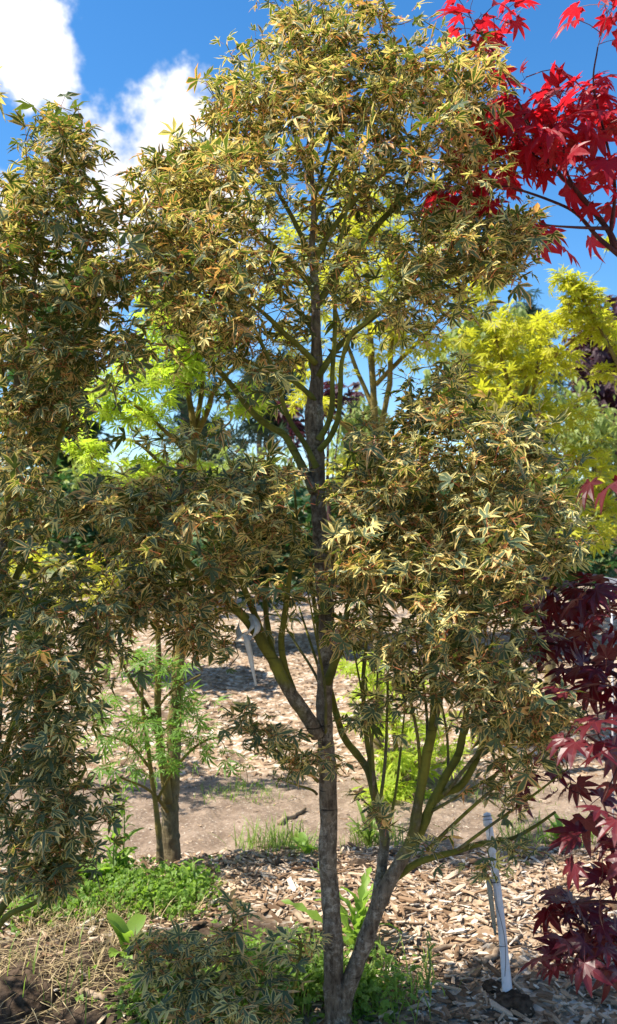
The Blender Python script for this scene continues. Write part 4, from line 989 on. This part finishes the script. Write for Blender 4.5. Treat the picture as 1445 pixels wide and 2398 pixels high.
far_tree('broadleaf_shrub', 'pale green bushy shrub with hanging leaves right of the grey trunk', 'shrub', (850, 1380, 8), [(850, 1020, 50, 60, 8, .4, 60), (830, 960, 40, 30, 8, .3, 22), (870, 1100, 60, 60, 8, .4, 50), (820, 1080, 50, 60, 8, .4, 36)], S_OLV, .10, M_BARK_OL, 25, hang=.7, r0=9)
far_tree('broadleaf_tree', 'pale green drooping-leaved tree between the two yellow maples', 'tree', (1130, 1360, 9), [(1130, 840, 70, 50, 9, .5, 56), (1180, 790, 60, 60, 9, .5, 44), (1080, 900, 60, 60, 9, .5, 44), (1200, 900, 90, 80, 9, .6, 56), (1100, 760, 40, 40, 9, .4, 16), (1280, 960, 90, 80, 9, .6, 44)], S_OLV, .12, M_BARK_OL, 26, hang=.7, r0=10)
far_tree('conifer', 'small dark conifer tip peeping over the broad yellow maple', 'tree', (1240, 1330, 14), [(1238, 720, 10, 18, 14, .15, 8), (1240, 760, 22, 30, 14, .3, 16), (1242, 830, 40, 50, 14, .4, 24), (1280, 790, 30, 40, 14, .4, 14), (1290, 900, 60, 60, 14, .5, 24)], S_SPR, .18, M_BARK, 27, r0=9)
far_tree('broadleaf_shrub', 'mounded green shrub beneath the broad yellow maple beside the copper tree', 'shrub', (1390, 1400, 8.5), [(1400, 980, 50, 40, 8.5, .4, 40), (1350, 1040, 80, 60, 8.5, .5, 56), (1430, 1070, 60, 60, 8.5, .4, 40), (1290, 1120, 70, 60, 8.5, .4, 36), (1380, 1180, 80, 70, 8.5, .4, 40), (1250, 1180, 80, 60, 8.5, .4, 30)], S_OLV, .09, M_BARK_OL, 28, hang=.3, r0=8)
far_tree('broadleaf_shrub', 'light green shrub behind the outstretched left branches of the variegated maple', 'shrub', (250, 1480, 6.8), [(200, 1220, 80, 50, 6.8, .4, 46), (300, 1230, 80, 50, 6.8, .4, 46), (230, 1310, 100, 50, 6.8, .4, 50), (370, 1300, 60, 40, 6.8, .4, 26), (150, 1170, 50, 30, 6.8, .3, 18), (330, 1390, 80, 40, 6.7, .3, 22)], S_EVE, .075, M_BARK_OL, 29, r0=8)
far_tree('broadleaf_shrub', 'low pale green hedge shrub beneath the dark evergreen', 'shrub', (330, 1390, 9.5), [(190, 1120, 50, 16, 9.5, .3, 22), (260, 1125, 50, 20, 9.5, .3, 24), (350, 1120, 60, 30, 9.5, .3, 30), (450, 1100, 70, 40, 9.5, .4, 36), (560, 1110, 70, 40, 9.5, .4, 36), (660, 1100, 60, 40, 9.5, .4, 30)], S_OLV, .09, M_BARK_OL, 30, r0=7)
far_tree('broadleaf_shrub', 'green shrub row end seen between the lower maple stems', 'shrub', (620, 1470, 8), [(560, 1230, 90, 60, 8, .5, 46), (680, 1230, 90, 60, 8, .5, 46), (620, 1330, 110, 60, 8, .5, 46), (820, 1230, 80, 70, 8, .5, 40), (500, 1340, 80, 50, 8, .4, 30), (760, 1340, 90, 60, 8, .5, 36)], S_EVE, .09, M_BARK_OL, 31, r0=8)
far_tree('broadleaf_shrub', 'dense green shrub behind the lower right of the variegated maple', 'shrub', (1080, 1450, 8), [(960, 1200, 90, 60, 8, .5, 46), (1080, 1190, 100, 70, 8, .5, 56), (1200, 1250, 90, 70, 8, .5, 46), (1040, 1310, 110, 60, 8, .5, 46), (1180, 1360, 110, 50, 8, .5, 40), (1320, 1330, 90, 70, 8, .5, 36), (1420, 1300, 60, 80, 8, .5, 26)], S_EVE, .09, M_BARK_OL, 32, r0=8)
# distant wood beyond the nursery
def far_wood():
    rs = np.random.default_rng(77); b = Buf(); n = 2600
    x = rs.uniform(-45, 45, n); y = rs.uniform(34, 46, n); z = rs.random(n) ** .8 * (3.0 + 1.6 * fbm(np.column_stack([x * .22, y * 0, x * 0]), 3))
    d = S_EVE['var'][2]
    out = rs.normal(size=(n, 3)); up = np.array([0, 0, 1.]) + rs.normal(size=(n, 3)) * .6
    R = leaf_frames(None, out, up); sc = rs.uniform(.6, 1.2, n)
    v = np.einsum('nij,vj->nvi', R * sc[:, None, None], d['v']) + np.column_stack([x, y, z])[:, None]
    nv = len(d['v']); t = (d['t'][None] + (np.arange(n) * nv)[:, None, None]).reshape(-1, 3)
    b.add(v.reshape(-1, 3), t, np.tile(d['mi'], n), edge=np.tile(d['e'], n), tint=np.repeat(rs.random(n), nv), pink=0.0)
    link('distant_wood', b.mesh('distant_wood', S_EVE['mats']), None, kind='stuff', label='low line of distant dark green trees beyond the nursery', category='wood')


far_wood()

# ------------------------------------------------------------------ low variegated shoots in front of the trunk
sb = P(600, 2470, 2.28); sb[2] = float(ground_z(sb[0], sb[1]))
build_tree('variegated_maple_seedling', 'low spreading variegated maple shoots in the weeds before the trunk', 'plant', sb, [
    ('stem', [(600, 2490, 6), (560, 2420, 5), (500, 2360, 4), (420, 2300, 3), (350, 2260, 2)], (2.28, 2.3), YG),
    ('stem', [(605, 2490, 6), (600, 2400, 5), (570, 2310, 4), (550, 2220, 3), (545, 2140, 2)], (2.28, 2.35), YG),
    ('stem', [(615, 2490, 6), (660, 2400, 5), (690, 2310, 4), (705, 2220, 3), (700, 2190, 2)], (2.28, 2.3), YG)],
    [(400, 2240, 90, 30, 2.35, .1, 18), (330, 2250, 50, 25, 2.35, .08, 8), (500, 2240, 70, 35, 2.35, .1, 14), (555, 2150, 35, 25, 2.35, .06, 6), (470, 2310, 90, 30, 2.3, .1, 14), (560, 2370, 80, 25, 2.2, .08, 12), (440, 2370, 80, 30, 2.25, .1, 10), (690, 2230, 40, 35, 2.3, .08, 7), (600, 2290, 60, 30, 2.3, .08, 7), (640, 2390, 60, 15, 2.2, .06, 5)],
    S_VAR, .043, M_BARK, per_tip=4, n_single=200, seed=40, tilt=.35)

# ------------------------------------------------------------------ weeds, grass, straw
M_WEED = mat_leaf("weed_leaf", (0.10, 0.19, 0.03), (0.24, 0.36, 0.06), (0.20, 0.30, 0.06), (0.32, 0.52, 0.05), .4, .5, .3)
M_GRASS = mat_leaf("grass_blade", (0.12, 0.20, 0.04), (0.27, 0.36, 0.08), (0.22, 0.30, 0.06), (0.32, 0.46, 0.06), .4, .5, .3)
M_STRAW = mat_leaf("dry_straw", (0.34, 0.25, 0.13), (0.60, 0.48, 0.28), (0.5, 0.4, 0.22), (0.5, 0.38, 0.18), .25, .7, .2)
M_STEM = mat_simple("weed_stem", (0.14, 0.20, 0.05), (0.26, 0.30, 0.09), 30, .6)


def blades(n, region, h, w, mat, name, label, cat, seed, lean=.5, flat=False):
    """thin curved blades rooted on the ground inside a photo region (px box list)"""
    rs = np.random.default_rng(seed); b = Buf()
    for (x0, x1, y0, y1, share) in region:
        m = int(n * share)
        foot = [on_ground(rs.uniform(x0, x1), rs.uniform(y0, y1)) for _ in range(min(m, 60))]
        foot = np.array(foot)[rs.integers(0, len(foot), m)] + np.column_stack([rs.normal(0, .05, m), rs.normal(0, .05, m), np.zeros(m)])
        foot[:, 2] = ground_z(foot[:, 0], foot[:, 1]) - .004
        H = h * rs.uniform(.4, 1.3, m); a = rs.uniform(0, 6.283, m); ln = lean * rs.uniform(.2, 1.6, m)
        dirv = np.column_stack([np.cos(a), np.sin(a), np.zeros(m)]); sidev = np.column_stack([-np.sin(a), np.cos(a), np.zeros(m)])
        V = []
        for t, ww in ((0, .7), (.4, 1), (.75, .7), (1, .04)):
            zz = (.05 + .15 * t * (1 - t) * 2) if flat else (t - .35 * ln * t * t)
            c = foot + dirv * (H * (ln * t * t if not flat else t))[:, None] + np.column_stack([np.zeros(m), np.zeros(m), H * zz if not flat else .012 + H * .08 * math.sin(3.1 * t) * rs.random(m)])
            s = sidev * (w * ww * rs.uniform(.6, 1.2, m))[:, None] * .5
            V += [c - s, c + s]
        V = np.stack(V, 1)
        t0 = np.array([(0, 1, 3), (0, 3, 2), (2, 3, 5), (2, 5, 4), (4, 5, 7), (4, 7, 6)])
        T = (t0[None] + (np.arange(m) * 8)[:, None, None]).reshape(-1, 3)
        b.add(V.reshape(-1, 3), T, 0, edge=np.tile([.5] * 8, m), tint=np.repeat(rs.random(m), 8))
    return link(name, b.mesh(name, [mat]), None, kind='stuff', label=label, category=cat)


def leaf_carpet(n, region, size, h, name, label, cat, seed, mat):
    rs = np.random.default_rng(seed); b = Buf()
    d0 = blade([-12, 0.1, 12][1:2] * 1 + [40], [1., .9], .33, .2, rs, 1, .3, .3, .3, .3)
    for (x0, x1, y0, y1, share) in region:
        m = int(n * share)
        foot = np.array([on_ground(rs.uniform(x0, x1), rs.uniform(y0, y1)) for _ in range(50)])[rs.integers(0, 50, m)]
        foot = foot + np.column_stack([rs.normal(0, .045, m), rs.normal(0, .045, m), np.zeros(m)])
        foot[:, 2] = ground_z(foot[:, 0], foot[:, 1]) + h * rs.random(m) ** 1.3
        out = np.column_stack([rs.normal(size=(m, 2)), rs.normal(0, .3, m)]); up = np.array([0, 0, 1.]) + rs.normal(size=(m, 3)) * .35
        R = leaf_frames(foot, out, up); sc = size * rs.uniform(.5, 1.4, m)
        v = np.einsum('nij,vj->nvi', R * sc[:, None, None], d0[0]) + foot[:, None]
        T = (d0[1][None] + (np.arange(m) * len(d0[0]))[:, None, None]).reshape(-1, 3)
        b.add(v.reshape(-1, 3), T, np.tile(d0[3], m), edge=np.tile(d0[2], m), tint=np.repeat(rs.random(m), len(d0[0])))
    return link(name, b.mesh(name, [mat, M_STEM]), None, kind='stuff', label=label, category=cat)


leaf_carpet(4200, [(90, 300, 2060, 2160, .5), (280, 480, 2070, 2150, .4), (20, 160, 2100, 2170, .1)], .020, .09, 'chickweed', 'bright green chickweed mat below the shaded maple', 'weeds', 51, M_WEED)
leaf_carpet(3600, [(520, 760, 2270, 2396, .6), (300, 520, 2330, 2396, .25), (800, 930, 2310, 2390, .15)], .020, .10, 'clover', 'green clover and small weeds around the foot of the grey trunk', 'weeds', 52, M_WEED)
blades(900, [(40, 480, 2050, 2180, .7), (0, 300, 2150, 2300, .3)], .09, .003, M_STRAW, 'straw', 'pale dry straw tangled in the chickweed', 'straw', 53, .9)
blades(420, [(0, 420, 2200, 2390, .8), (300, 700, 2300, 2390, .2)], .15, .003, M_STRAW, 'dry_stalks', 'dry stalks lying flat on the dark soil', 'straw', 54, .5, True)
blades(520, [(560, 760, 2260, 2395, .72), (840, 1000, 2300, 2390, .22), (0, 200, 2250, 2390, .06)], .13, .005, M_GRASS, 'grass', 'fresh grass blades among the clover by the trunk foot', 'grass', 55, .5)
blades(620, [(560, 730, 1975, 2000, .4), (830, 930, 1960, 1990, .25), (1180, 1400, 1950, 1990, .35)], .11, .005, M_GRASS, 'path_edge_grass', 'short grass along the far edge of the mulch by the dirt path', 'grass', 56, .6)
blades(260, [(480, 660, 1840, 1880, .6), (900, 1300, 1840, 1900, .4)], .06, .005, M_GRASS, 'path_grass', 'sparse grass tufts growing on the dirt path', 'grass', 57, .8)


def strap_leaf(L, W, lobes, seed, curl):
    """long weed leaf with lobed margin, foot at origin, growing out along +Y and arching over"""
    rs = np.random.default_rng(seed); k = 11; V, E = [], []
    for i in range(k):
        t = i / (k - 1)
        w = W * (0.25 + 1.0 * math.sin(math.pi * min(1, t * .9 + .05)) ** .8) * (1 if not lobes or i % 2 else .30) * (1 if t < .97 else .05)
        y = L * (t - .30 * curl * t * t); z = L * (t * .95 - (.35 + .75 * curl) * t * t)
        for s in (-1, 0, 1):
            V.append((s * w, y + (abs(s) * .02 * L), z + abs(s) * w * .35)); E.append(abs(s) * .9)
    T = []
    for i in range(k - 1):
        for s in (0, 1):
            a = i * 3 + s; T += [(a, a + 1, a + 4), (a, a + 4, a + 3)]
    return np.array(V), np.array(T), np.array(E)


def weed_plant(name, label, foot, nleaf, L, W, lobes, seed, mat, stem_h=0, upright=.6):
    rs = np.random.default_rng(seed); base = on_ground(*foot) if len(foot) == 2 else P(*foot)
    base[2] = float(ground_z(base[0], base[1]))
    root = thing(name, label, 'plant', base)
    if stem_h:
        v, t = tube(np.array([(0, 0, -.01), (.01, 0, stem_h * .5), (.0, .01, stem_h)]), [.004, .003, .0015], 5)
        link('stem', make_mesh('stem', v, t, None, [M_STEM], None, True), root)
    vs = [strap_leaf(1, W, lobes, seed + q, c) for q, c in enumerate((.2, .5, .8))]
    ms = [make_mesh('leaf', v, t, dict(edge=e, tint=np.full(len(v), rs.random())), [mat], None, True) for v, t, e in vs]
    for i in range(nleaf):
        o = bpy.data.objects.new('leaf', ms[i % 3]); scn.collection.objects.link(o); o.parent = root
        zf = stem_h * (i / nleaf) ** 1.1 if stem_h else rs.uniform(0, .02)
        s = L * rs.uniform(.7, 1.15) * (1 - .5 * (zf / stem_h if stem_h else 0))
        o.location = (rs.normal(0, .008), rs.normal(0, .008), zf); o.scale = (s, s, s)
        o.rotation_euler = (rs.uniform(.0, upright), rs.normal(0, .15), i * 2.4 + rs.normal(0, .25))
    return root


weed_plant('sow_thistle', 'lime green lobed weed growing in the mulch behind the forked trunk', (835, 2230), 24, .24, .055, True, 61, M_WEED, 0, 1.0)
weed_plant('dock_plant', 'broad-leaved green weed at the foot of the forked trunk', (830, 2340), 12, .11, .14, False, 62, M_WEED, 0, .6)
weed_plant('tall_weed', 'tall narrow-leaved green weed beside the slim twin trunk', (285, 2060), 44, .10, .09, False, 63, M_WEED, .36, .5)
weed_plant('tall_weed', 'slim tall weed stalk leaning at the edge of the shaded maple', (262, 2070), 30, .08, .08, False, 64, M_WEED, .42, .5)
weed_plant('broadleaf_weed', 'round-leaved bright weed under the shaded maple', (190, 2090), 12, .12, .32, False, 65, M_WEED, 0, .7)
weed_plant('drooping_weed', 'drooping strap-leaved green weed on the mulch near the slim twin trunk', (450, 2110), 12, .12, .07, False, 66, M_WEED, .13, .4)
weed_plant('path_weed', 'small upright green weed at the path edge left of the grey trunk', (715, 2005), 9, .09, .16, False, 67, M_WEED, 0, .9)
weed_plant('grassy_weed', 'grassy weed tuft on the path edge right of the grey trunk', (865, 1985), 26, .17, .035, False, 68, M_GRASS, 0, 1.2)
weed_plant('fern_weed', 'feathery weed stalk standing in the mulch between forked trunk and stake', (1000, 2330), 26, .05, .10, False, 69, M_GRASS, .17, .4)
weed_plant('leafy_weed', 'pale green leafy weed at the shaded soil edge', (300, 2250), 9, .13, .16, False, 70, M_WEED, 0, .9)
weed_plant('path_weed', 'dark green weed clump beside the path behind the stake', (1310, 1985), 14, .13, .12, False, 71, M_WEED, 0, .8)

# ------------------------------------------------------------------ stake with ties, ribbon, tag, sticks, soil clod
def mat_plain(name, col, rough, spec=.5, trans=0.0, alpha=1.0, dirt=None):
    m, n, l = new_mat(name)
    pr = N(n, 'ShaderNodeBsdfPrincipled'); pr.inputs['Roughness'].default_value = rough; pr.inputs['Specular IOR Level'].default_value = spec
    pr.inputs['Base Color'].default_value = (*col, 1); pr.inputs['Transmission Weight'].default_value = trans
    if dirt:
        l.new(mix(n, l, step(n, l, noise(n, l, 35, 5, .65), .52, .72, (0, .6)), col, dirt), pr.inputs['Base Color'])
    o = N(n, 'ShaderNodeOutputMaterial'); l.new(pr.outputs[0], o.inputs[0]); return m


M_PVC = mat_plain("white_pvc", (0.66, 0.65, 0.68), .35, .5, dirt=(0.42, 0.36, 0.28))
M_RUB = mat_plain("black_tie", (0.03, 0.035, 0.03), .5)
M_SLEEVE = mat_plain("clear_sleeve", (0.30, 0.34, 0.31), .25, .5, .5)
M_RIB = mat_simple("white_ribbon", (0.62, 0.61, 0.56), (0.76, 0.75, 0.70), 60, .55, .4, trans=.25)
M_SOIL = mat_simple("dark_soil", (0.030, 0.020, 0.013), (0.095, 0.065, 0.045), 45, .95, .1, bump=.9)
M_STICK = mat_simple("bare_stick", (0.15, 0.10, 0.065), (0.36, 0.27, 0.19), 30, .85, .2, bump=.4)

foot = P(1191, 2332, 2.55); foot[2] = float(ground_z(foot[0], foot[1])) - .02
top = P(1140, 1905, 2.66)
axis = (top - foot) / np.linalg.norm(top - foot); HL = np.linalg.norm(top - foot)
stake = thing('plant_stake', 'leaning white plastic pipe stake pushed into the mulch', 'stake', foot)


def ring(c, r, w, n=18):
    a = np.arange(n + 1) * 2 * math.pi / n
    u = norm(np.cross(axis, [0, 1, 0])); w2 = np.cross(axis, u)
    q = c + np.outer(np.cos(a), u) * r + np.outer(np.sin(a), w2) * r * 1.0 + np.outer(np.sin(a), axis) * .002
    return tube(q, np.full(n + 1, w), 6, False)


s_ = np.linspace(0, 1, 16)
v, t = tube(foot + np.outer(s_ * HL, axis) + np.column_stack([.006 * np.sin(s_ * 3.1), 0 * s_, 0 * s_]), np.interp(s_, [0, .1, .25, 1], [.0155, .0145, .0122, .0112]), 20)
link('pipe', make_mesh('pipe', v - foot, t, None, [M_PVC], None, True), stake)
ct = foot + axis * HL * .955
v, t = tube(ct + np.outer([-.012, -.010, .010, .012], axis), [.0115, .0138, .0138, .0115], 20)
link('collar', make_mesh('collar', v - foot, t, None, [M_PVC], None, True), stake)
for hh, w in ((.985, .0013), (.965, .0010), (.42 + .21, .0016), (.30, .0008)):
    v, t = ring(foot + axis * HL * hh, .0138 if hh > .5 else .0145, w)
    link('tie', make_mesh('tie', v - foot, t, None, [M_RUB], None, True), stake)
sl0 = foot + axis * HL * .36 + np.array([-.016, -.006, 0]); sl1 = foot + axis * HL * .66 + np.array([-.018, -.006, 0])
v, t = tube(np.array([sl0 + (sl1 - sl0) * k for k in (0, .3, .7, 1)]), [.003, .0065, .0075, .0075], 12)
link('sleeve', make_mesh('sleeve', v - foot, t, None, [M_SLEEVE], None, True), stake)
wz = np.linspace(0, 1, 12)
v, t = tube(foot + np.outer((.16 + .80 * wz) * HL, axis) + np.column_stack([-.004 + .012 * np.sin(wz * 7), -.016 + 0 * wz, 0 * wz]), np.full(12, .0008), 4)
link('wire', make_mesh('wire', v - foot, t, None, [M_RUB], None, True), stake)


def clod(name, label, c, r, seed, flat=.6):
    rs = np.random.default_rng(seed); k, kk = 20, 12; V = []
    for i in range(kk + 1):
        th = math.pi * i / kk
        for j in range(k):
            ph = 2 * math.pi * j / k
            u = np.array([math.sin(th) * math.cos(ph), math.sin(th) * math.sin(ph), math.cos(th)])
            s = 1 + .55 * (fbm(u * 2.3 + seed, 3) - .5) + .35 * (fbm(u * 7 + seed, 2) - .5)
            V.append(u * r * s * [1, 1, flat])
    V = np.array(V); i0 = (np.arange(kk)[:, None] * k + np.arange(k)[None]).ravel(); i1 = (np.arange(kk)[:, None] * k + (np.arange(k)[None] + 1) % k).ravel()
    T = np.concatenate([np.stack([i0, i0 + k, i1 + k], -1), np.stack([i0, i1 + k, i1], -1)])
    o = link(name, make_mesh(name, V, T, None, [M_SOIL], None, True), None, label=label, category='soil')
    o.location = tuple(c); return o


c0 = on_ground(1200, 2350)
clod('soil_clod', 'dark crumbly soil clod heaped at the foot of the white stake', c0 + [0, -.01, .0], .055, 3)
clod('soil_clod', 'lumpy dark soil clod on the mulch left of the white stake foot', on_ground(1155, 2312) + [0, 0, -.005], .035, 8)
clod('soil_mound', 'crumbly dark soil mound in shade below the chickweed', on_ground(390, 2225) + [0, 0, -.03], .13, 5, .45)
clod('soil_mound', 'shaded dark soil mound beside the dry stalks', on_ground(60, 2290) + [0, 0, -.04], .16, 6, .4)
clod('soil_clod', 'brown earth clod at the mulch edge behind the forked trunk', on_ground(845, 2030) + [0, 0, -.01], .05, 9, .7)

# ribbon tied round the left limb
rp = P(583, 1462, 2.325)
rib = thing('ribbon', 'white ribbon tied round the green left limb, tail hanging', 'ribbon', rp)


def strip(pts, width, wdirs, name):
    q = catmull(np.array(pts), 6); wd = norm(catmull(np.array(wdirs, float), 6)); w = width if np.ndim(width) else np.full(len(q), width)
    nrm = norm(np.cross(np.gradient(q, axis=0), wd)) * .0003
    V = np.concatenate([q - wd * w[:, None] / 2 + nrm, q + wd * w[:, None] / 2 + nrm, q - wd * w[:, None] / 2 - nrm, q + wd * w[:, None] / 2 - nrm])
    n = len(q); T = []
    for i in range(n - 1):
        for a, b in ((0, n), (3 * n, 2 * n), (n, 3 * n), (2 * n, 0)):
            T += [(a + i, b + i, b + i + 1), (a + i, b + i + 1, a + i + 1)]
    link(name, make_mesh(name, V - rp, np.array(T), None, [M_RIB], None, True), rib)


k_ = 2.32 / FPX


def rpt(px, py, dy):
    return P(px, py, 2.32 + dy)


strip([rpt(560, 1455, .02), rpt(556, 1474, -.02), rpt(566, 1492, -.045), rpt(582, 1480, -.060), rpt(594, 1462, -.055), rpt(588, 1446, -.03), rpt(572, 1440, .0)], .017, [(.3, .2, 1), (.6, .2, .8), (.9, 0, .5), (1, 0, .5), (1, .2, .4), (.6, .4, .7), (.3, .5, .9)], 'knot_loop')
strip([rpt(572, 1490, -.050), rpt(590, 1494, -.060), rpt(602, 1478, -.064), rpt(602, 1458, -.055), rpt(590, 1444, -.035)], .015, [(.4, 0, 1), (.8, .3, .7), (1, .3, .2), (1, .2, -.2), (.6, .4, .7)], 'bow_loop')
strip([rpt(572, 1486, -.056), rpt(579, 1504, -.062), rpt(585, 1528, -.058), rpt(589, 1552, -.056), rpt(594, 1577, -.056), rpt(600, 1606, -.056)], np.interp(np.linspace(0, 1, 31), [0, .15, .4, 1], [.009, .014, .015, .006]), [(1, 0, .3), (1, .3, .3), (1, .4, .2), (1, .2, .2), (.8, .5, .1), (.7, .6, .1)], 'tail')
strip([rpt(574, 1484, -.056), rpt(563, 1492, -.058), rpt(553, 1498, -.056)], .010, [(.3, 0, 1), (.4, .2, 1), (.4, .2, 1)], 'short_end')

# plant tag on the far right
tg = P(1432, 1362, 3.3); tag = thing('plant_tag', 'small white plastic tag half hidden behind the purple maple leaves', 'tag', tg)
from math import sin, cos
tv = np.array([(-.05, 0, -.014), (.05, 0, -.03), (.05, 0, .006), (-.05, 0, .022), (-.05, .002, -.014), (.05, .002, -.03), (.05, .002, .006), (-.05, .002, .022)])
tt = np.array([(0, 1, 2), (0, 2, 3), (4, 6, 5), (4, 7, 6), (0, 4, 5), (0, 5, 1), (1, 5, 6), (1, 6, 2), (2, 6, 7), (2, 7, 3), (3, 7, 4), (3, 4, 0)])
link('card', make_mesh('card', tv, tt, None, [M_PVC]), tag)
sv, st = tube(np.array([(0, .004, .0), (.004, .005, -.3), (.0, .004, -1.35)]), [.004, .004, .004], 8)
link('stake', make_mesh('stake', sv, st, None, [M_PVC], None, True), tag)

# loose sticks
def stick(label, a, b, r, seed, wig=.01):
    rs = np.random.default_rng(seed); p0, p1 = on_ground(*a), on_ground(*b); n = 9; u = np.linspace(0, 1, n)[:, None]
    q = p0 * (1 - u) + p1 * u; q[1:-1] += rs.normal(size=(n - 2, 3)) * wig; q[:, 2] = np.maximum(q[:, 2], ground_z(q[:, 0], q[:, 1]) + r * .8)
    v, t = tube(q, np.linspace(r, r * .6, n), 8, True, .12, seed)
    o = link('stick', make_mesh('stick', v - p0, t, None, [M_STICK], None, True), None, label=label, category='stick'); o.location = tuple(p0)


stick('grey-brown stick lying on the dirt path behind the trunk', (655, 1935), (715, 1900), .014, 1)
stick('broken stick lying across the dark shaded soil', (190, 2335), (250, 2350), .013, 2, .004)
stick('long bleached stick in the mulch left of the forked trunk', (690, 2145), (755, 2205), .010, 3, .004)
stick('brown stick half buried in the mulch right of the stake', (1130, 2265), (1220, 2200), .011, 4, .006)
stick('thin pale stick along the chickweed edge', (330, 2095), (480, 2085), .005, 5, .008)
stick('dark fallen branch in the shade of the slim twin trunk', (300, 2060), (395, 1985), .012, 6, .01)
stick('slender splintered stick on the mulch between forked trunk and stake', (1000, 2240), (1095, 2215), .009, 7, .004)
